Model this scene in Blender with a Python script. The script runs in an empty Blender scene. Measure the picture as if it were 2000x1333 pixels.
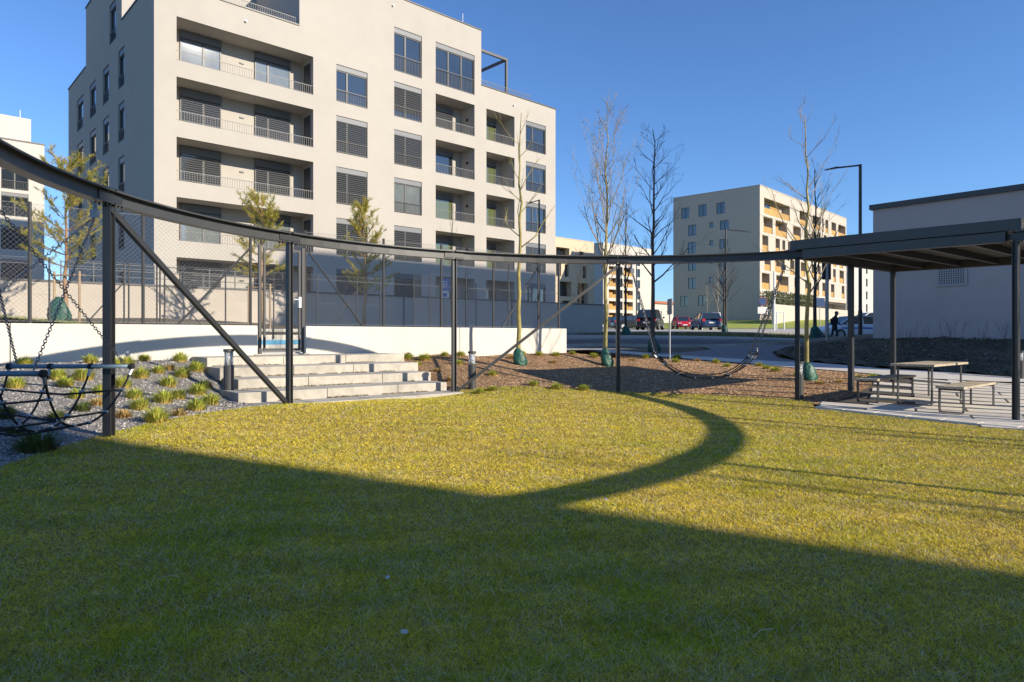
import bpy, bmesh, math, random
import numpy as np
from mathutils import Vector, Matrix
from mathutils.geometry import delaunay_2d_cdt
C = bpy.context.scene.collection
R = math.radians
random.seed(7); rng = np.random.default_rng(7)
H0 = 1.25            # eye height above the lawn; every height below is above or below eye level, + H0
F = 1333.0           # focal length of the photograph in its own pixels
# ------------------------------------------------------------------ camera, light
cam = bpy.data.cameras.new('camera'); camo = bpy.data.objects.new('camera', cam); C.objects.link(camo)
camo.location = (0, 0, H0); camo.rotation_euler = (R(90), 0, 0)
cam.sensor_width = 36; cam.lens = 24; cam.shift_y = -(666.5 - 657) / 2000; cam.clip_end = 3000; cam.clip_start = 0.05
bpy.context.scene.camera = camo
SX, SY, TAN = 0.875, -0.484, 0.42          # towards the sun
EL = math.atan(TAN)
w = bpy.data.worlds.new('World'); bpy.context.scene.world = w; w.use_nodes = True
nt = w.node_tree; bg = nt.nodes['Background']
sky = nt.nodes.new('ShaderNodeTexSky'); sky.sky_type = 'NISHITA'; sky.sun_disc = False
sky.sun_elevation = EL; sky.sun_rotation = math.atan2(SX, SY); sky.air_density = 1.0; sky.dust_density = 0.15; sky.ozone_density = 3.0; sky.altitude = 300
tint = nt.nodes.new('ShaderNodeMix'); tint.data_type = 'RGBA'; tint.blend_type = 'MULTIPLY'; tint.inputs[0].default_value = 1.0
tint.inputs[7].default_value = (0.72, 0.97, 1.30, 1)      # the deep clear blue of this winter sky, the same all over the dome
nt.links.new(sky.outputs[0], tint.inputs[6]); nt.links.new(tint.outputs[2], bg.inputs[0]); bg.inputs[1].default_value = 0.103
sl = bpy.data.lights.new('sun', 'SUN'); so = bpy.data.objects.new('sun', sl); C.objects.link(so)
sl.energy = 5.0; sl.angle = R(0.53); sl.color = (1.0, 0.885, 0.715)
so.rotation_euler = Vector((SX, SY, TAN)).to_track_quat('Z', 'Y').to_euler(); so.location = (10, -6, 30)
vs = bpy.context.scene.view_settings; vs.view_transform = 'Standard'; vs.look = 'None'; vs.exposure = 0.52; vs.gamma = 1.0; vs.use_curve_mapping = False

# ------------------------------------------------------------------ materials
MATS = {}
def mat(name, col, rough=0.8, metal=0.0, spec=0.5, noise=None, bump=None, col2=None, attr=False, trans=0.0, ior=None, emis=None, sheer=0.0):
    """noise=(scale, amount) tones the colour; bump=(scale, strength, distance); col2 = second colour mixed by noise"""
    if name in MATS: return MATS[name]
    m = bpy.data.materials.new(name); m.use_nodes = True; t = m.node_tree; b = t.nodes['Principled BSDF']
    b.inputs['Base Color'].default_value = (*col, 1); b.inputs['Roughness'].default_value = rough
    b.inputs['Metallic'].default_value = metal; b.inputs['Specular IOR Level'].default_value = spec
    if ior: b.inputs['IOR'].default_value = ior
    if trans: b.inputs['Transmission Weight'].default_value = trans
    tc = t.nodes.new('ShaderNodeTexCoord')
    geo = t.nodes.new('ShaderNodeNewGeometry')
    if attr:
        a = t.nodes.new('ShaderNodeAttribute'); a.attribute_name = 'Col'; t.links.new(a.outputs[0], b.inputs['Base Color'])
    elif noise or col2:
        sc, am = noise or (4, 1)
        n1 = t.nodes.new('ShaderNodeTexNoise'); n1.inputs['Scale'].default_value = sc; n1.inputs['Detail'].default_value = 6; n1.inputs['Roughness'].default_value = 0.65
        n2 = t.nodes.new('ShaderNodeTexNoise'); n2.inputs['Scale'].default_value = sc * 0.13; n2.inputs['Detail'].default_value = 3
        t.links.new(geo.outputs['Position'], n1.inputs['Vector']); t.links.new(geo.outputs['Position'], n2.inputs['Vector'])
        mx = t.nodes.new('ShaderNodeMath'); mx.operation = 'ADD'; t.links.new(n1.outputs[0], mx.inputs[0]); t.links.new(n2.outputs[0], mx.inputs[1])
        rp = t.nodes.new('ShaderNodeValToRGB'); e = rp.color_ramp.elements; e[0].position = 0.36; e[1].position = 0.64
        hf = t.nodes.new('ShaderNodeMath'); hf.operation = 'MULTIPLY'; hf.inputs[1].default_value = 0.5; t.links.new(mx.outputs[0], hf.inputs[0])
        t.links.new(hf.outputs[0], rp.inputs[0])
        if col2: e[0].color = (*col, 1); e[1].color = (*col2, 1)
        else:
            e[0].color = (*[c * (1 - am) for c in col], 1); e[1].color = (*[min(1, c * (1 + am)) for c in col], 1)
        t.links.new(rp.outputs[0], b.inputs['Base Color'])
    if bump:
        sc, st, di = bump
        n3 = t.nodes.new('ShaderNodeTexNoise'); n3.inputs['Scale'].default_value = sc; n3.inputs['Detail'].default_value = 5
        t.links.new(geo.outputs['Position'], n3.inputs['Vector'])
        bp = t.nodes.new('ShaderNodeBump'); bp.inputs['Strength'].default_value = st; bp.inputs['Distance'].default_value = di
        t.links.new(n3.outputs[0], bp.inputs['Height']); t.links.new(bp.outputs[0], b.inputs['Normal'])
    if sheer:                      # leaves let some light through
        tr = t.nodes.new('ShaderNodeBsdfTranslucent'); ms = t.nodes.new('ShaderNodeMixShader'); ms.inputs[0].default_value = sheer
        t.links.new(a.outputs[0], tr.inputs[0]); t.links.new(b.outputs[0], ms.inputs[1]); t.links.new(tr.outputs[0], ms.inputs[2]); t.links.new(ms.outputs[0], t.nodes['Material Output'].inputs['Surface'])
    if emis: b.inputs['Emission Color'].default_value = (*emis, 1)
    MATS[name] = m; return m

STUCCO = mat('stucco', (0.42, 0.392, 0.35), 0.95, noise=(0.7, 0.05), bump=(90, 0.25, 0.01), spec=0.2)
STUCCO_W = mat('stucco_white', (0.52, 0.49, 0.44), 0.95, noise=(0.9, 0.04), bump=(40, 0.2, 0.01), spec=0.2)
STUCCO_F = mat('stucco_far', (0.47, 0.42, 0.355), 0.95, noise=(0.6, 0.04), bump=(10, 0.2, 0.02), spec=0.2)
STUCCO_G = mat('stucco_grey', (0.43, 0.40, 0.39), 0.95, noise=(1.6, 0.06), bump=(60, 0.4, 0.01), spec=0.2)
STUCCO_B = mat('stucco_beige_wall', (0.46, 0.41, 0.35), 0.95, noise=(1.5, 0.06), bump=(60, 0.4, 0.01), spec=0.2)
WHITEC = mat('white_concrete', (0.58, 0.555, 0.50), 0.85, noise=(2.6, 0.07), bump=(60, 0.25, 0.006), spec=0.3)
CONC = mat('step_concrete', (0.42, 0.39, 0.335), 0.9, noise=(7, 0.24), bump=(120, 0.5, 0.004), spec=0.3)
SLAB = mat('slab_concrete', (0.64, 0.59, 0.51), 0.9, noise=(6, 0.15), bump=(120, 0.5, 0.004), spec=0.3)
PATH_LIT = mat('path_sunlit', (0.55, 0.52, 0.47), 0.9, noise=(2.5, 0.10), bump=(150, 0.5, 0.004), spec=0.3)  # pale path tone, sunlight on the near strip put into the colour
ASPH = mat('asphalt', (0.06, 0.062, 0.068), 0.85, noise=(3, 0.15), bump=(200, 0.5, 0.004))
STEEL = mat('anthracite_steel', (0.030, 0.032, 0.035), 0.42, metal=0.0, spec=0.6, noise=(14, 0.12), bump=(180, 0.1, 0.002))
STEELB = mat('anthracite_beam', (0.055, 0.057, 0.058), 0.42, spec=0.6, noise=(5, 0.10))
DARK = mat('dark_metal', (0.03, 0.032, 0.036), 0.45, spec=0.5)
GALV = mat('galvanised', (0.33, 0.34, 0.35), 0.45, metal=0.6)
WIRE = mat('fence_wire', (0.30, 0.30, 0.30), 0.5, metal=0.0)
CHAIN = mat('chain_steel', (0.22, 0.22, 0.23), 0.35, metal=0.8)
BAR = mat('blue_grey_bar', (0.13, 0.21, 0.28), 0.4, spec=0.6, noise=(20, 0.1))
ROPE = mat('black_rope', (0.018, 0.018, 0.02), 0.8, bump=(300, 0.6, 0.003))
ALU = mat('aluminium', (0.42, 0.43, 0.44), 0.55, metal=0.7)
FRAME = mat('window_frame', (0.06, 0.062, 0.066), 0.45)
SHUT = mat('shutter_box', (0.14, 0.15, 0.165), 0.5)
SLAT = mat('blind_slat', (0.15, 0.155, 0.16), 0.45)
GLASS = mat('window_glass', (0.018, 0.024, 0.03), 0.03, spec=0.9, ior=1.75, noise=(0.5, 0.5))
GLASS_C = mat('curtained_glass', (0.14, 0.16, 0.16), 0.03, spec=1.0, ior=1.7, noise=(0.8, 0.35))
WOOD = mat('ochre_wood', (0.42, 0.25, 0.075), 0.75, noise=(1.5, 0.2))
PLANK = mat('weathered_plank', (0.40, 0.34, 0.25), 0.85, noise=(12, 0.22), bump=(60, 0.4, 0.003))
STAKE = mat('stake_wood', (0.36, 0.26, 0.16), 0.85, noise=(12, 0.2))
BARK = mat('bark_pale', (0.30, 0.25, 0.17), 0.9, noise=(14, 0.3), bump=(60, 0.7, 0.01))
BARKY = mat('bark_yellow_green', (0.33, 0.28, 0.10), 0.9, noise=(9, 0.4), bump=(60, 0.7, 0.01))
BARKD = mat('bark_dark', (0.075, 0.06, 0.05), 0.9, noise=(14, 0.3), bump=(60, 0.7, 0.01))
BARKP = mat('bark_pine', (0.32, 0.19, 0.10), 0.9, noise=(12, 0.35), bump=(40, 0.8, 0.01))
NEEDLE = mat('needles', (0.10, 0.13, 0.02), 0.6, attr=True, sheer=.3)
GRASSM = mat('grass_blades', (0.2, 0.2, 0.05), 0.65, attr=True, spec=0.25, sheer=0.2)
LAWNB = mat('lawn_thatch', (0.32, 0.22, 0.06), 0.95, col2=(0.08, 0.07, 0.02), noise=(9, 1), bump=(70, 0.8, 0.02))
GREENG = mat('rough_grass', (0.13, 0.17, 0.03), 0.95, col2=(0.22, 0.22, 0.05), noise=(3, 1), bump=(20, 0.9, 0.05))
SOIL = mat('dark_soil', (0.075, 0.058, 0.045), 0.95, col2=(0.14, 0.125, 0.07), noise=(4, 1), bump=(14, 1.0, 0.08))
MULCHB = mat('mulch_base', (0.14, 0.075, 0.04), 0.95, col2=(0.42, 0.26, 0.13), noise=(26, 1), bump=(60, 1.0, 0.03))
MULCHC = mat('mulch_chips', (0.2, 0.1, 0.05), 0.9, attr=True)
GRAVB = mat('gravel_base', (0.17, 0.16, 0.15), 0.95, col2=(0.34, 0.31, 0.28), noise=(60, 1), bump=(110, 1.0, 0.02))
GRAVC = mat('gravel_stones', (0.3, 0.3, 0.3), 0.9, attr=True)
BAG = mat('green_watering_bag', (0.012, 0.085, 0.06), 0.45, noise=(8, 0.3), bump=(14, 0.9, 0.03))
LAMPG = mat('lamp_glass', (0.75, 0.78, 0.80), 0.25, spec=0.7, noise=(60, 0.1))
BOLL = mat('bollard_grey', (0.055, 0.057, 0.06), 0.45, noise=(20, 0.1))
SBLUE = mat('sign_blue', (0.02, 0.13, 0.50), 0.4)
SRED = mat('sign_red', (0.55, 0.02, 0.02), 0.4)
WHITE = mat('white_paint', (0.78, 0.78, 0.76), 0.5)
STRIPE = mat('blue_board_paint', (0.06, 0.30, 0.50), 0.5)
RUBBER = mat('rubber', (0.015, 0.015, 0.016), 0.8)
CARG = mat('car_glass', (0.02, 0.03, 0.035), 0.05, spec=1.0, ior=1.7)
CLOTH = mat('dark_cloth', (0.018, 0.02, 0.028), 0.9)
SKIN = mat('skin', (0.42, 0.25, 0.17), 0.6)
STONEP = mat('pale_stone', (0.55, 0.55, 0.56), 0.8)
DECK = mat('roof_deck', (0.10, 0.09, 0.08), 0.6)
GSOLID = mat('pitch_surface', (0.40, 0.36, 0.30), 0.9, noise=(3, 0.08))

# ------------------------------------------------------------------ helpers
class MB:
    def __init__(s): s.v = []; s.f = []
    def quad(s, a, b, c, d):
        n = len(s.v); s.v += [a, b, c, d]; s.f.append((n, n+1, n+2, n+3)); return s
    def box(s, x0, x1, y0, y1, z0, z1):
        n = len(s.v)
        s.v += [(x0,y0,z0),(x1,y0,z0),(x1,y1,z0),(x0,y1,z0),(x0,y0,z1),(x1,y0,z1),(x1,y1,z1),(x0,y1,z1)]
        for f in ((0,3,2,1),(4,5,6,7),(0,1,5,4),(1,2,6,5),(2,3,7,6),(3,0,4,7)): s.f.append(tuple(n+i for i in f))
        return s
    def prism(s, pts, z0, z1):
        n = len(s.v); k = len(pts)
        s.v += [(p[0], p[1], z0) for p in pts] + [(p[0], p[1], z1) for p in pts]
        s.f.append(tuple(n + i for i in reversed(range(k)))); s.f.append(tuple(n + k + i for i in range(k)))
        for i in range(k): s.f.append((n+i, n+(i+1) % k, n+k+(i+1) % k, n+k+i))
        return s
    def tube(s, pts, rad, sides=5, caps=True, sq=False):
        pts = [Vector(p) for p in pts]; k = len(pts)
        rad = rad if hasattr(rad, '__len__') else [rad]*k
        n0 = len(s.v); up = Vector((0, 0, 1)); prev = None
        for i, p in enumerate(pts):
            d = (pts[min(i+1, k-1)] - pts[max(i-1, 0)])
            d = d.normalized() if d.length > 1e-9 else Vector((0, 0, 1))
            if prev is None:
                a = d.cross(up) if abs(d.z) < 0.95 else d.cross(Vector((1, 0, 0)))
            else: a = prev - d * prev.dot(d)
            if a.length < 1e-6: a = d.orthogonal()
            a.normalize(); prev = a; b = d.cross(a)
            for j in range(sides):
                t = 2*math.pi*(j + (0.5 if sq else 0))/sides
                s.v.append(tuple(p + (a*math.cos(t) + b*math.sin(t))*rad[i]))
        for i in range(k-1):
            for j in range(sides):
                a = n0+i*sides+j; b = n0+i*sides+(j+1) % sides
                s.f.append((a, b, b+sides, a+sides))
        if caps:
            s.f.append(tuple(n0+j for j in reversed(range(sides)))); s.f.append(tuple(n0+(k-1)*sides+j for j in range(sides)))
        return s
    def bar(s, a, b, wd):       # square bar, width wd
        return s.tube([a, b], wd*0.7071, 4, sq=True)
    def lathe(s, prof, cx=0, cy=0, sides=16):
        n0 = len(s.v)
        for r, z in prof:
            for j in range(sides):
                t = 2*math.pi*j/sides; s.v.append((cx+r*math.cos(t), cy+r*math.sin(t), z))
        for i in range(len(prof)-1):
            for j in range(sides):
                a = n0+i*sides+j; b = n0+i*sides+(j+1) % sides; s.f.append((a, b, b+sides, a+sides))
        s.f.append(tuple(n0+j for j in reversed(range(sides)))); s.f.append(tuple(n0+(len(prof)-1)*sides+j for j in range(sides)))
        return s
    def mesh(s, name, m, smooth=False):
        me = bpy.data.meshes.new(name); me.from_pydata([tuple(v) for v in s.v], [], s.f)
        me.materials.append(m)
        if smooth: me.polygons.foreach_set('use_smooth', [True]*len(me.polygons))
        me.update(); return me
def obj(name, me, parent=None, loc=(0,0,0), rz=0.0, bevel=0):
    o = bpy.data.objects.new(name, me); C.objects.link(o); o.location = loc; o.rotation_euler = (0, 0, rz)
    if parent: o.parent = parent
    if bevel:
        b = o.modifiers.new('bevel', 'BEVEL'); b.width = bevel; b.segments = 2; b.limit_method = 'ANGLE'
    return o
def put(name, mb, m, parent=None, loc=(0,0,0), rz=0.0, smooth=False, bevel=0):
    return obj(name, mb.mesh(name, m, smooth), parent, loc, rz, bevel)
def tag(o, label=None, cat=None, group=None, kind=None):
    if label: o['label'] = label
    if cat: o['category'] = cat
    if group: o['group'] = group
    if kind: o['kind'] = kind
    return o
def thing(name, label, cat, loc=(0,0,0), rz=0.0, group=None):
    o = bpy.data.objects.new(name, None); C.objects.link(o); o.location = loc; o.rotation_euler = (0, 0, rz)
    o.empty_display_size = 0.2
    return tag(o, label, cat, group)
def tree_copy(o, parent=None):
    c = o.copy(); C.objects.link(c); c.parent = parent
    for ch in list(o.children): tree_copy(ch, c)
    return c
def np_mesh(name, V, Fc, m, col=None):
    """V (n,3), Fc (k,3 or 4) numpy -> mesh fast; col (n,3) point colours"""
    me = bpy.data.meshes.new(name); k, q = Fc.shape
    me.vertices.add(len(V)); me.vertices.foreach_set('co', V.astype(np.float32).ravel())
    me.loops.add(k*q); me.loops.foreach_set('vertex_index', Fc.astype(np.int32).ravel())
    me.polygons.add(k); me.polygons.foreach_set('loop_start', np.arange(0, k*q, q, dtype=np.int32))
    me.update(calc_edges=True)
    if col is not None:
        a = me.color_attributes.new('Col', 'FLOAT_COLOR', 'POINT')
        a.data.foreach_set('color', np.c_[col, np.ones(len(V))].astype(np.float32).ravel())
    me.materials.append(m); me.validate(); return me

# ------------------------------------------------------------------ terrain (heights relative to the eye + H0)
RING_C = np.array([2.098, 7.219]); RR = 6.58
POST_A = [30.3, 59.9, 89.6, 119.1, 148.1, 176.9, 206.5, 236.5, 266.0, 295.5, 325, 0.0]
PX = [(RING_C[0]+RR*math.cos(R(a)), RING_C[1]+RR*math.sin(R(a))) for a in POST_A]
POST_Z = [-1.327, -1.222, -1.142, -1.086, -1.043, -1.126, -1.18, -1.22, -1.25, -1.28, -1.32, -1.34]
def D_(c, vp, px): return c*vp/(vp-px)
def wallD(px): return 11.5*2576/(2576-px)
def P(px, D): return ((px-1000)/F*D, D)
UW = np.array([.7636, .6458]); NW = np.array([.6458, -.7636]); W0 = np.array(P(0, 11.5))
def WL(s, q): return tuple(W0 + UW*s + NW*q)         # along the white wall, outwards from it
def wall_s(px): return (wallD(px)-11.5)/.6458
cp = [(p[0], p[1], z) for p, z in zip(PX, POST_Z)]
cp += [(0,0,-1.25), (-5,-4,-1.2), (6,-5,-1.3), (2.1,7.2,-1.22), (0,-12,-1.25), (14,-8,-1.35), (-14,-6,-1.1)]
for px, z in ((-300,-.44), (0,-.44), (200,-.44), (400,-.44), (620,-.44), (850,-.44), (1000,-.44), (1107,-.46)): cp.append((*P(px, wallD(px)-.05), z))
cp += [(-6.3,7.4,-1.03), (-7.2,9.0,-.80), (-9,5,-1.0), (*WL(2.5,.9),-.56), (*WL(2.5,1.9),-.76), (*WL(2.4,3.0),-.98), (*WL(1.2,1.6),-.68), (*WL(0,1.2),-.62), (*WL(2.6,4.0),-1.08),
       (*WL(7.5,.9),-.55), (*WL(7.4,1.9),-.76), (*WL(7.2,2.8),-.94), (*WL(7.2,3.7),-1.06), (*WL(4.9,4.0),-1.07)]
cp += [(*WL(s, q), z) for s in (3.6, 4.9, 6.2) for q, z in ((.8, -.75), (1.8, -.95), (2.9, -1.2))]
cp += [(7.2,11.7,-1.30), (8.3,12.6,-1.27), (*P(1013,17.2),-.76), (*P(1183,18.5),-.82), (*P(1340,22.2),-.77), (*P(1720,16.9),-.98), (*P(1575,16),-1.02), (8.6,15.6,-1.04), (*P(2000,17.6),-1.11), (11,13.2,-1.2), (*P(922,13.3),-1.0),
       (*P(1110,24),-.52), (*P(1250,25),-.58), (13.2,25,-.14), (16.3,21.8,-.1), (*P(1560,23),-.88), (*P(2000,15.5),-1.18), (18,14,-1.25),
       (3,30,-.45), (10,31,-.45), (3,36,-.3), (12,36,-.3), (0,42,-.05), (10,42,-.12), (20.5,44,-.25), (19,38,-.36), (3,50,.25), (16,50,.28), (25,50,.1), (22,60,.48), (5,60,.5), (10,70,.65), (27,83,.87), (5,83,.9),
       (-9,30,.3), (-13,25,.45), (-20,25,.6), (-20,33,.6), (0,45,.3), (-10,40,.4), (-25,18,.5), (-16,48,.5), (-40,60,.5), (-60,40,.5), (30,30,0), (40,20,-.2), (35,-5,-1), (60,60,1)]
cp += [(37,96,1.5), (38,106,2.4), (26,117,2.2), (60,110,2.5), (0,120,1.5), (-60,120,1.5), (80,140,2.5), (0,180,2), (90,60,1.5), (-90,0,0), (60,-60,-1), (-60,-60,-1), (120,160,2.5)]
cp += [(*WL(s, q), -1.2) for s in (0, 4, 8, 12, 15) for q in (-1.6, -4, -6.3)]
CP = np.array(cp)
def _U(r): return np.where(r > 1e-9, r*r*np.log(np.maximum(r, 1e-9)), 0)
_r = np.hypot(CP[:,0][:,None]-CP[:,0][None], CP[:,1][:,None]-CP[:,1][None])
_K = _U(_r) + 0.6*np.eye(len(CP)); _Pm = np.c_[np.ones(len(CP)), CP[:, :2]]
_A = np.block([[_K, _Pm], [_Pm.T, np.zeros((3,3))]]); _W = np.linalg.solve(_A, np.r_[CP[:,2], 0,0,0])
def gz(x, y):
    x = np.asarray(x, float); y = np.asarray(y, float); sh = x.shape; xf = x.ravel(); yf = y.ravel(); out = np.empty(len(xf))
    for i in range(0, len(xf), 20000):
        a, b = xf[i:i+20000], yf[i:i+20000]
        r = np.hypot(a[:,None]-CP[:,0][None], b[:,None]-CP[:,1][None])
        out[i:i+20000] = _U(r) @ _W[:-3] + _W[-3] + _W[-2]*a + _W[-1]*b
    rr = np.hypot(xf, yf); k = np.clip((rr-150)/80, 0, 1); out = np.clip(out, -2.2, 3.2)*(1-k) + 1.5*k
    return out.reshape(sh) + H0
def g1(x, y): return float(gz(np.array([x]), np.array([y]))[0])
_D = np.concatenate([np.arange(2, 40, .05), np.arange(40, 140, .3)])
def G(px, py):
    """point of the ground seen at photograph pixel px, py"""
    X = (px-1000)/F*_D; Z = H0-(py-657)/F*_D; g = gz(X, _D); k = np.argmax(Z <= g)
    if Z[k] > g[k]: k = len(_D)-1
    return (float(X[k]), float(_D[k]), float(g[k]))

xs = np.unique(np.r_[np.linspace(-700, -60, 14), np.linspace(-60, -16, 30), np.linspace(-16, 24, 134), np.linspace(24, 90, 45), np.linspace(90, 700, 14)])
ys = np.unique(np.r_[np.linspace(-300, -16, 12), np.linspace(-16, 0, 20), np.linspace(0, 34, 114), np.linspace(34, 140, 72), np.linspace(140, 900, 18)])
XX, YY = np.meshgrid(xs, ys); ZZ = gz(XX, YY) - 0.02
V = np.c_[XX.ravel(), YY.ravel(), ZZ.ravel()]; nx, ny = len(xs), len(ys)
ii, jj = np.meshgrid(np.arange(nx-1), np.arange(ny-1)); a = (jj*nx+ii).ravel()
tag(obj('ground', np_mesh('ground', V, np.c_[a, a+1, a+nx+1, a+nx], SOIL)), kind='structure')
def inpoly(px_, py_, poly):
    c = np.zeros(len(px_), bool); n = len(poly)
    for i in range(n):
        x1, y1 = poly[i][:2]; x2, y2 = poly[(i+1) % n][:2]
        if abs(y1-y2) < 1e-12: continue
        m_ = ((y1 > py_) != (y2 > py_)) & (px_ < (x2-x1)*(py_-y1)/(y2-y1)+x1); c ^= m_
    return c
def sheet(name, poly, step, m, lift=0.0, flat=None, rough=0.0, kind='structure'):
    poly = [tuple(p[:2]) for p in poly]; den = []
    for i in range(len(poly)):
        a, b = Vector(poly[i]), Vector(poly[(i+1) % len(poly)]); k = max(1, int((b-a).length/step))
        den += [a.lerp(b, t/k) for t in range(k)]
    pa = np.array([tuple(p) for p in den]); lo, hi = pa.min(0), pa.max(0)
    gx, gy = np.meshgrid(np.arange(lo[0], hi[0], step), np.arange(lo[1], hi[1], step)); gx = gx.ravel(); gy = gy.ravel()
    gx = gx + rng.uniform(-.2, .2, len(gx))*step
    k = inpoly(gx, gy, den); gx, gy = gx[k], gy[k]
    pts = [Vector((p[0], p[1])) for p in den] + [Vector((x, y)) for x, y in zip(gx, gy)]
    n = len(den)
    vo, _, fo, *_ = delaunay_2d_cdt(pts, [], [list(range(n))], 1, 1e-5)
    vo = np.array([tuple(v) for v in vo]); z = (gz(vo[:,0], vo[:,1]) if flat is None else np.full(len(vo), flat+H0)) + lift
    if rough: z = z + rng.normal(0, rough, len(z))
    me = bpy.data.meshes.new(name); me.from_pydata([(x, y, c) for (x, y), c in zip(vo, z)], [], [tuple(f) for f in fo]); me.materials.append(m)
    me.polygons.foreach_set('use_smooth', [True]*len(me.polygons)); me.update()
    for p in me.polygons:
        if p.normal.z < 0: me.flip_normals(); break
    return tag(obj(name, me), kind=kind)

def arc(a0, a1, r, k=24): return [(RING_C[0]+r*math.cos(R(a0+(a1-a0)*i/k)), RING_C[1]+r*math.sin(R(a0+(a1-a0)*i/k))) for i in range(k+1)]
RL = RR + 0.12
lawn_poly = [G(2080, 850)[:2], G(1592, 800)[:2]] + arc(58, 206, RL, 38) + [(-7, 0), (-9, -8), (14, -9), (14, 2), P(2700, 7.6)]
lawn = sheet('lawn', lawn_poly, .35, LAWNB, .01)
# stair block footprint lines: front edges at q from the wall
SQ = [1.0, 1.85, 2.65, 3.4]; SZ = [-.40, -.565, -.73, -.895]; SZ0 = -1.06
s_g0, s_g1 = wall_s(504), wall_s(597)
grav_poly = [(-9.5, 2.0), (-7, 0)] + arc(206, 150, RL, 16) + [WL(3.05, 3.9), WL(3.05, .06), WL(-8, .06), (-16, 2)]
sheet('gravel_bed', grav_poly, .3, GRAVB, .012)
mul_poly = arc(121, 60, RL, 20) + [G(1600, 793), G(1655, 778), G(1700, 757), G(1745, 741), G(1720, 735.5), G(1600, 724), G(1460, 712), G(1342, 703), G(1230, 694), G(1112, 689), WL(wall_s(1107)+.05, .06), WL(7.0, .06), WL(7.0, 2.0), WL(6.8, 2.8), WL(6.6, 3.6)]
sheet('mulch_bed', mul_poly, .3, MULCHB, .012)
PATH_SHADE = mat('path_shaded', (0.17, 0.17, 0.175), 0.9, noise=(2.5, 0.12), bump=(150, 0.5, 0.004))  # darker copy of the path tone, the street shade put into the colour
lit_strip_poly = [G(1112, 689), G(1230, 694), G(1342, 703), G(1460, 712), G(1600, 724), G(1720, 735), G(1745, 740.5), G(2000, 749.5), G(2200, 757.5), G(2200, 749), G(2000, 741.5), G(1720, 722.5), G(1580, 710), G(1460, 704), G(1342, 697), G(1230, 689), G(1112, 686)]
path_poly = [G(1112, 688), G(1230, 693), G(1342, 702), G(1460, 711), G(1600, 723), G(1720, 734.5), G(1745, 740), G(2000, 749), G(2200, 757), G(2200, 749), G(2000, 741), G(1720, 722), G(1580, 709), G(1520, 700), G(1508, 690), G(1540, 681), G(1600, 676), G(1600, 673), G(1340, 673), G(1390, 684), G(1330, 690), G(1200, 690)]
sheet('path', path_poly, .5, PATH_SHADE, .02)
sheet('path_lit_strip', lit_strip_poly, .5, PATH_LIT, .035)  # paler strip laid over the same path to look sunlit
sheet('road', [(-4, 30.5), (24, 29.6), (60, 29), (60, 38), (24, 38.6), (-4, 39)], 1.0, ASPH, .02)
sheet('pavement', [(-4, 39.12), (24, 38.72), (60, 38.12), (60, 42), (24, 42.6), (-4, 43)], 1.0, mat('pavement_concrete', (.30, .29, .27), .9, noise=(2, .1)), .12)
sheet('verge_grass', [(-4, 43.1), (24, 42.7), (24, 48.5), (-4, 48.8)], 1.0, GREENG, .03)
sheet('parking_area', [(0, 49), (45, 48.6), (60, 80), (33, 82), (12, 82), (0, 80)], 1.5, mat('parking_concrete', (0.42, 0.39, 0.34), .9, noise=(1, .1)), .03)
sheet('hill_lawn', [(16, 83), (33, 83), (60, 83), (60, 118), (14, 140)], 2.0, mat('hill_grass', (0.30, 0.33, 0.05), .95, noise=(1.2, .3), bump=(8, .8, .08)), .05)
for k, (y0, y1, x0, x1) in enumerate(((30.3, 30.42, -4, 30), (38.98, 39.12, -4, 50), (48.8, 48.95, 0, 45))):
    m_ = MB(); n = 40
    for i in range(n):
        a, b = x0+(x1-x0)*i/n, x0+(x1-x0)*(i+1)/n; sl_ = (-.0145 if k else -.032)
        ya, yb = y0+sl_*(a+4), y0+sl_*(b+4); za, zb = g1(a, ya), g1(b, yb)
        q = len(m_.v); m_.v += [(a,ya,za-.2),(b,yb,zb-.2),(b,yb+.12,zb-.2),(a,ya+.12,za-.2),(a,ya,za+.12),(b,yb,zb+.12),(b,yb+.12,zb+.12),(a,ya+.12,za+.12)]
        for f in ((4,5,6,7),(0,1,5,4),(2,3,7,6)): m_.f.append(tuple(q+t for t in f))
    tag(put('kerb', m_, CONC), kind='structure')
# pitch floor and the grass strip behind it
sheet('sports_pitch', [WL(-3, -.25), WL(17, -.25), WL(17, -9), WL(-3, -9)], 2.0, GSOLID, 0, flat=-.42)
def strip_z(s): return H0 + np.interp(s, [-12, -2, 1.5, 4.5, 17], [.85, .80, .45, .16, .12])
m_ = MB()
for i in range(30):
    a_, b_ = -12+i*.95, -12+(i+1)*.95; m_.quad((*WL(a_, -9.5), strip_z(a_)), (*WL(b_, -9.5), strip_z(b_)), (*WL(b_, -16), strip_z(b_)), (*WL(a_, -16), strip_z(a_)))
tag(put('grass_strip', m_, GREENG), kind='structure')

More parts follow.
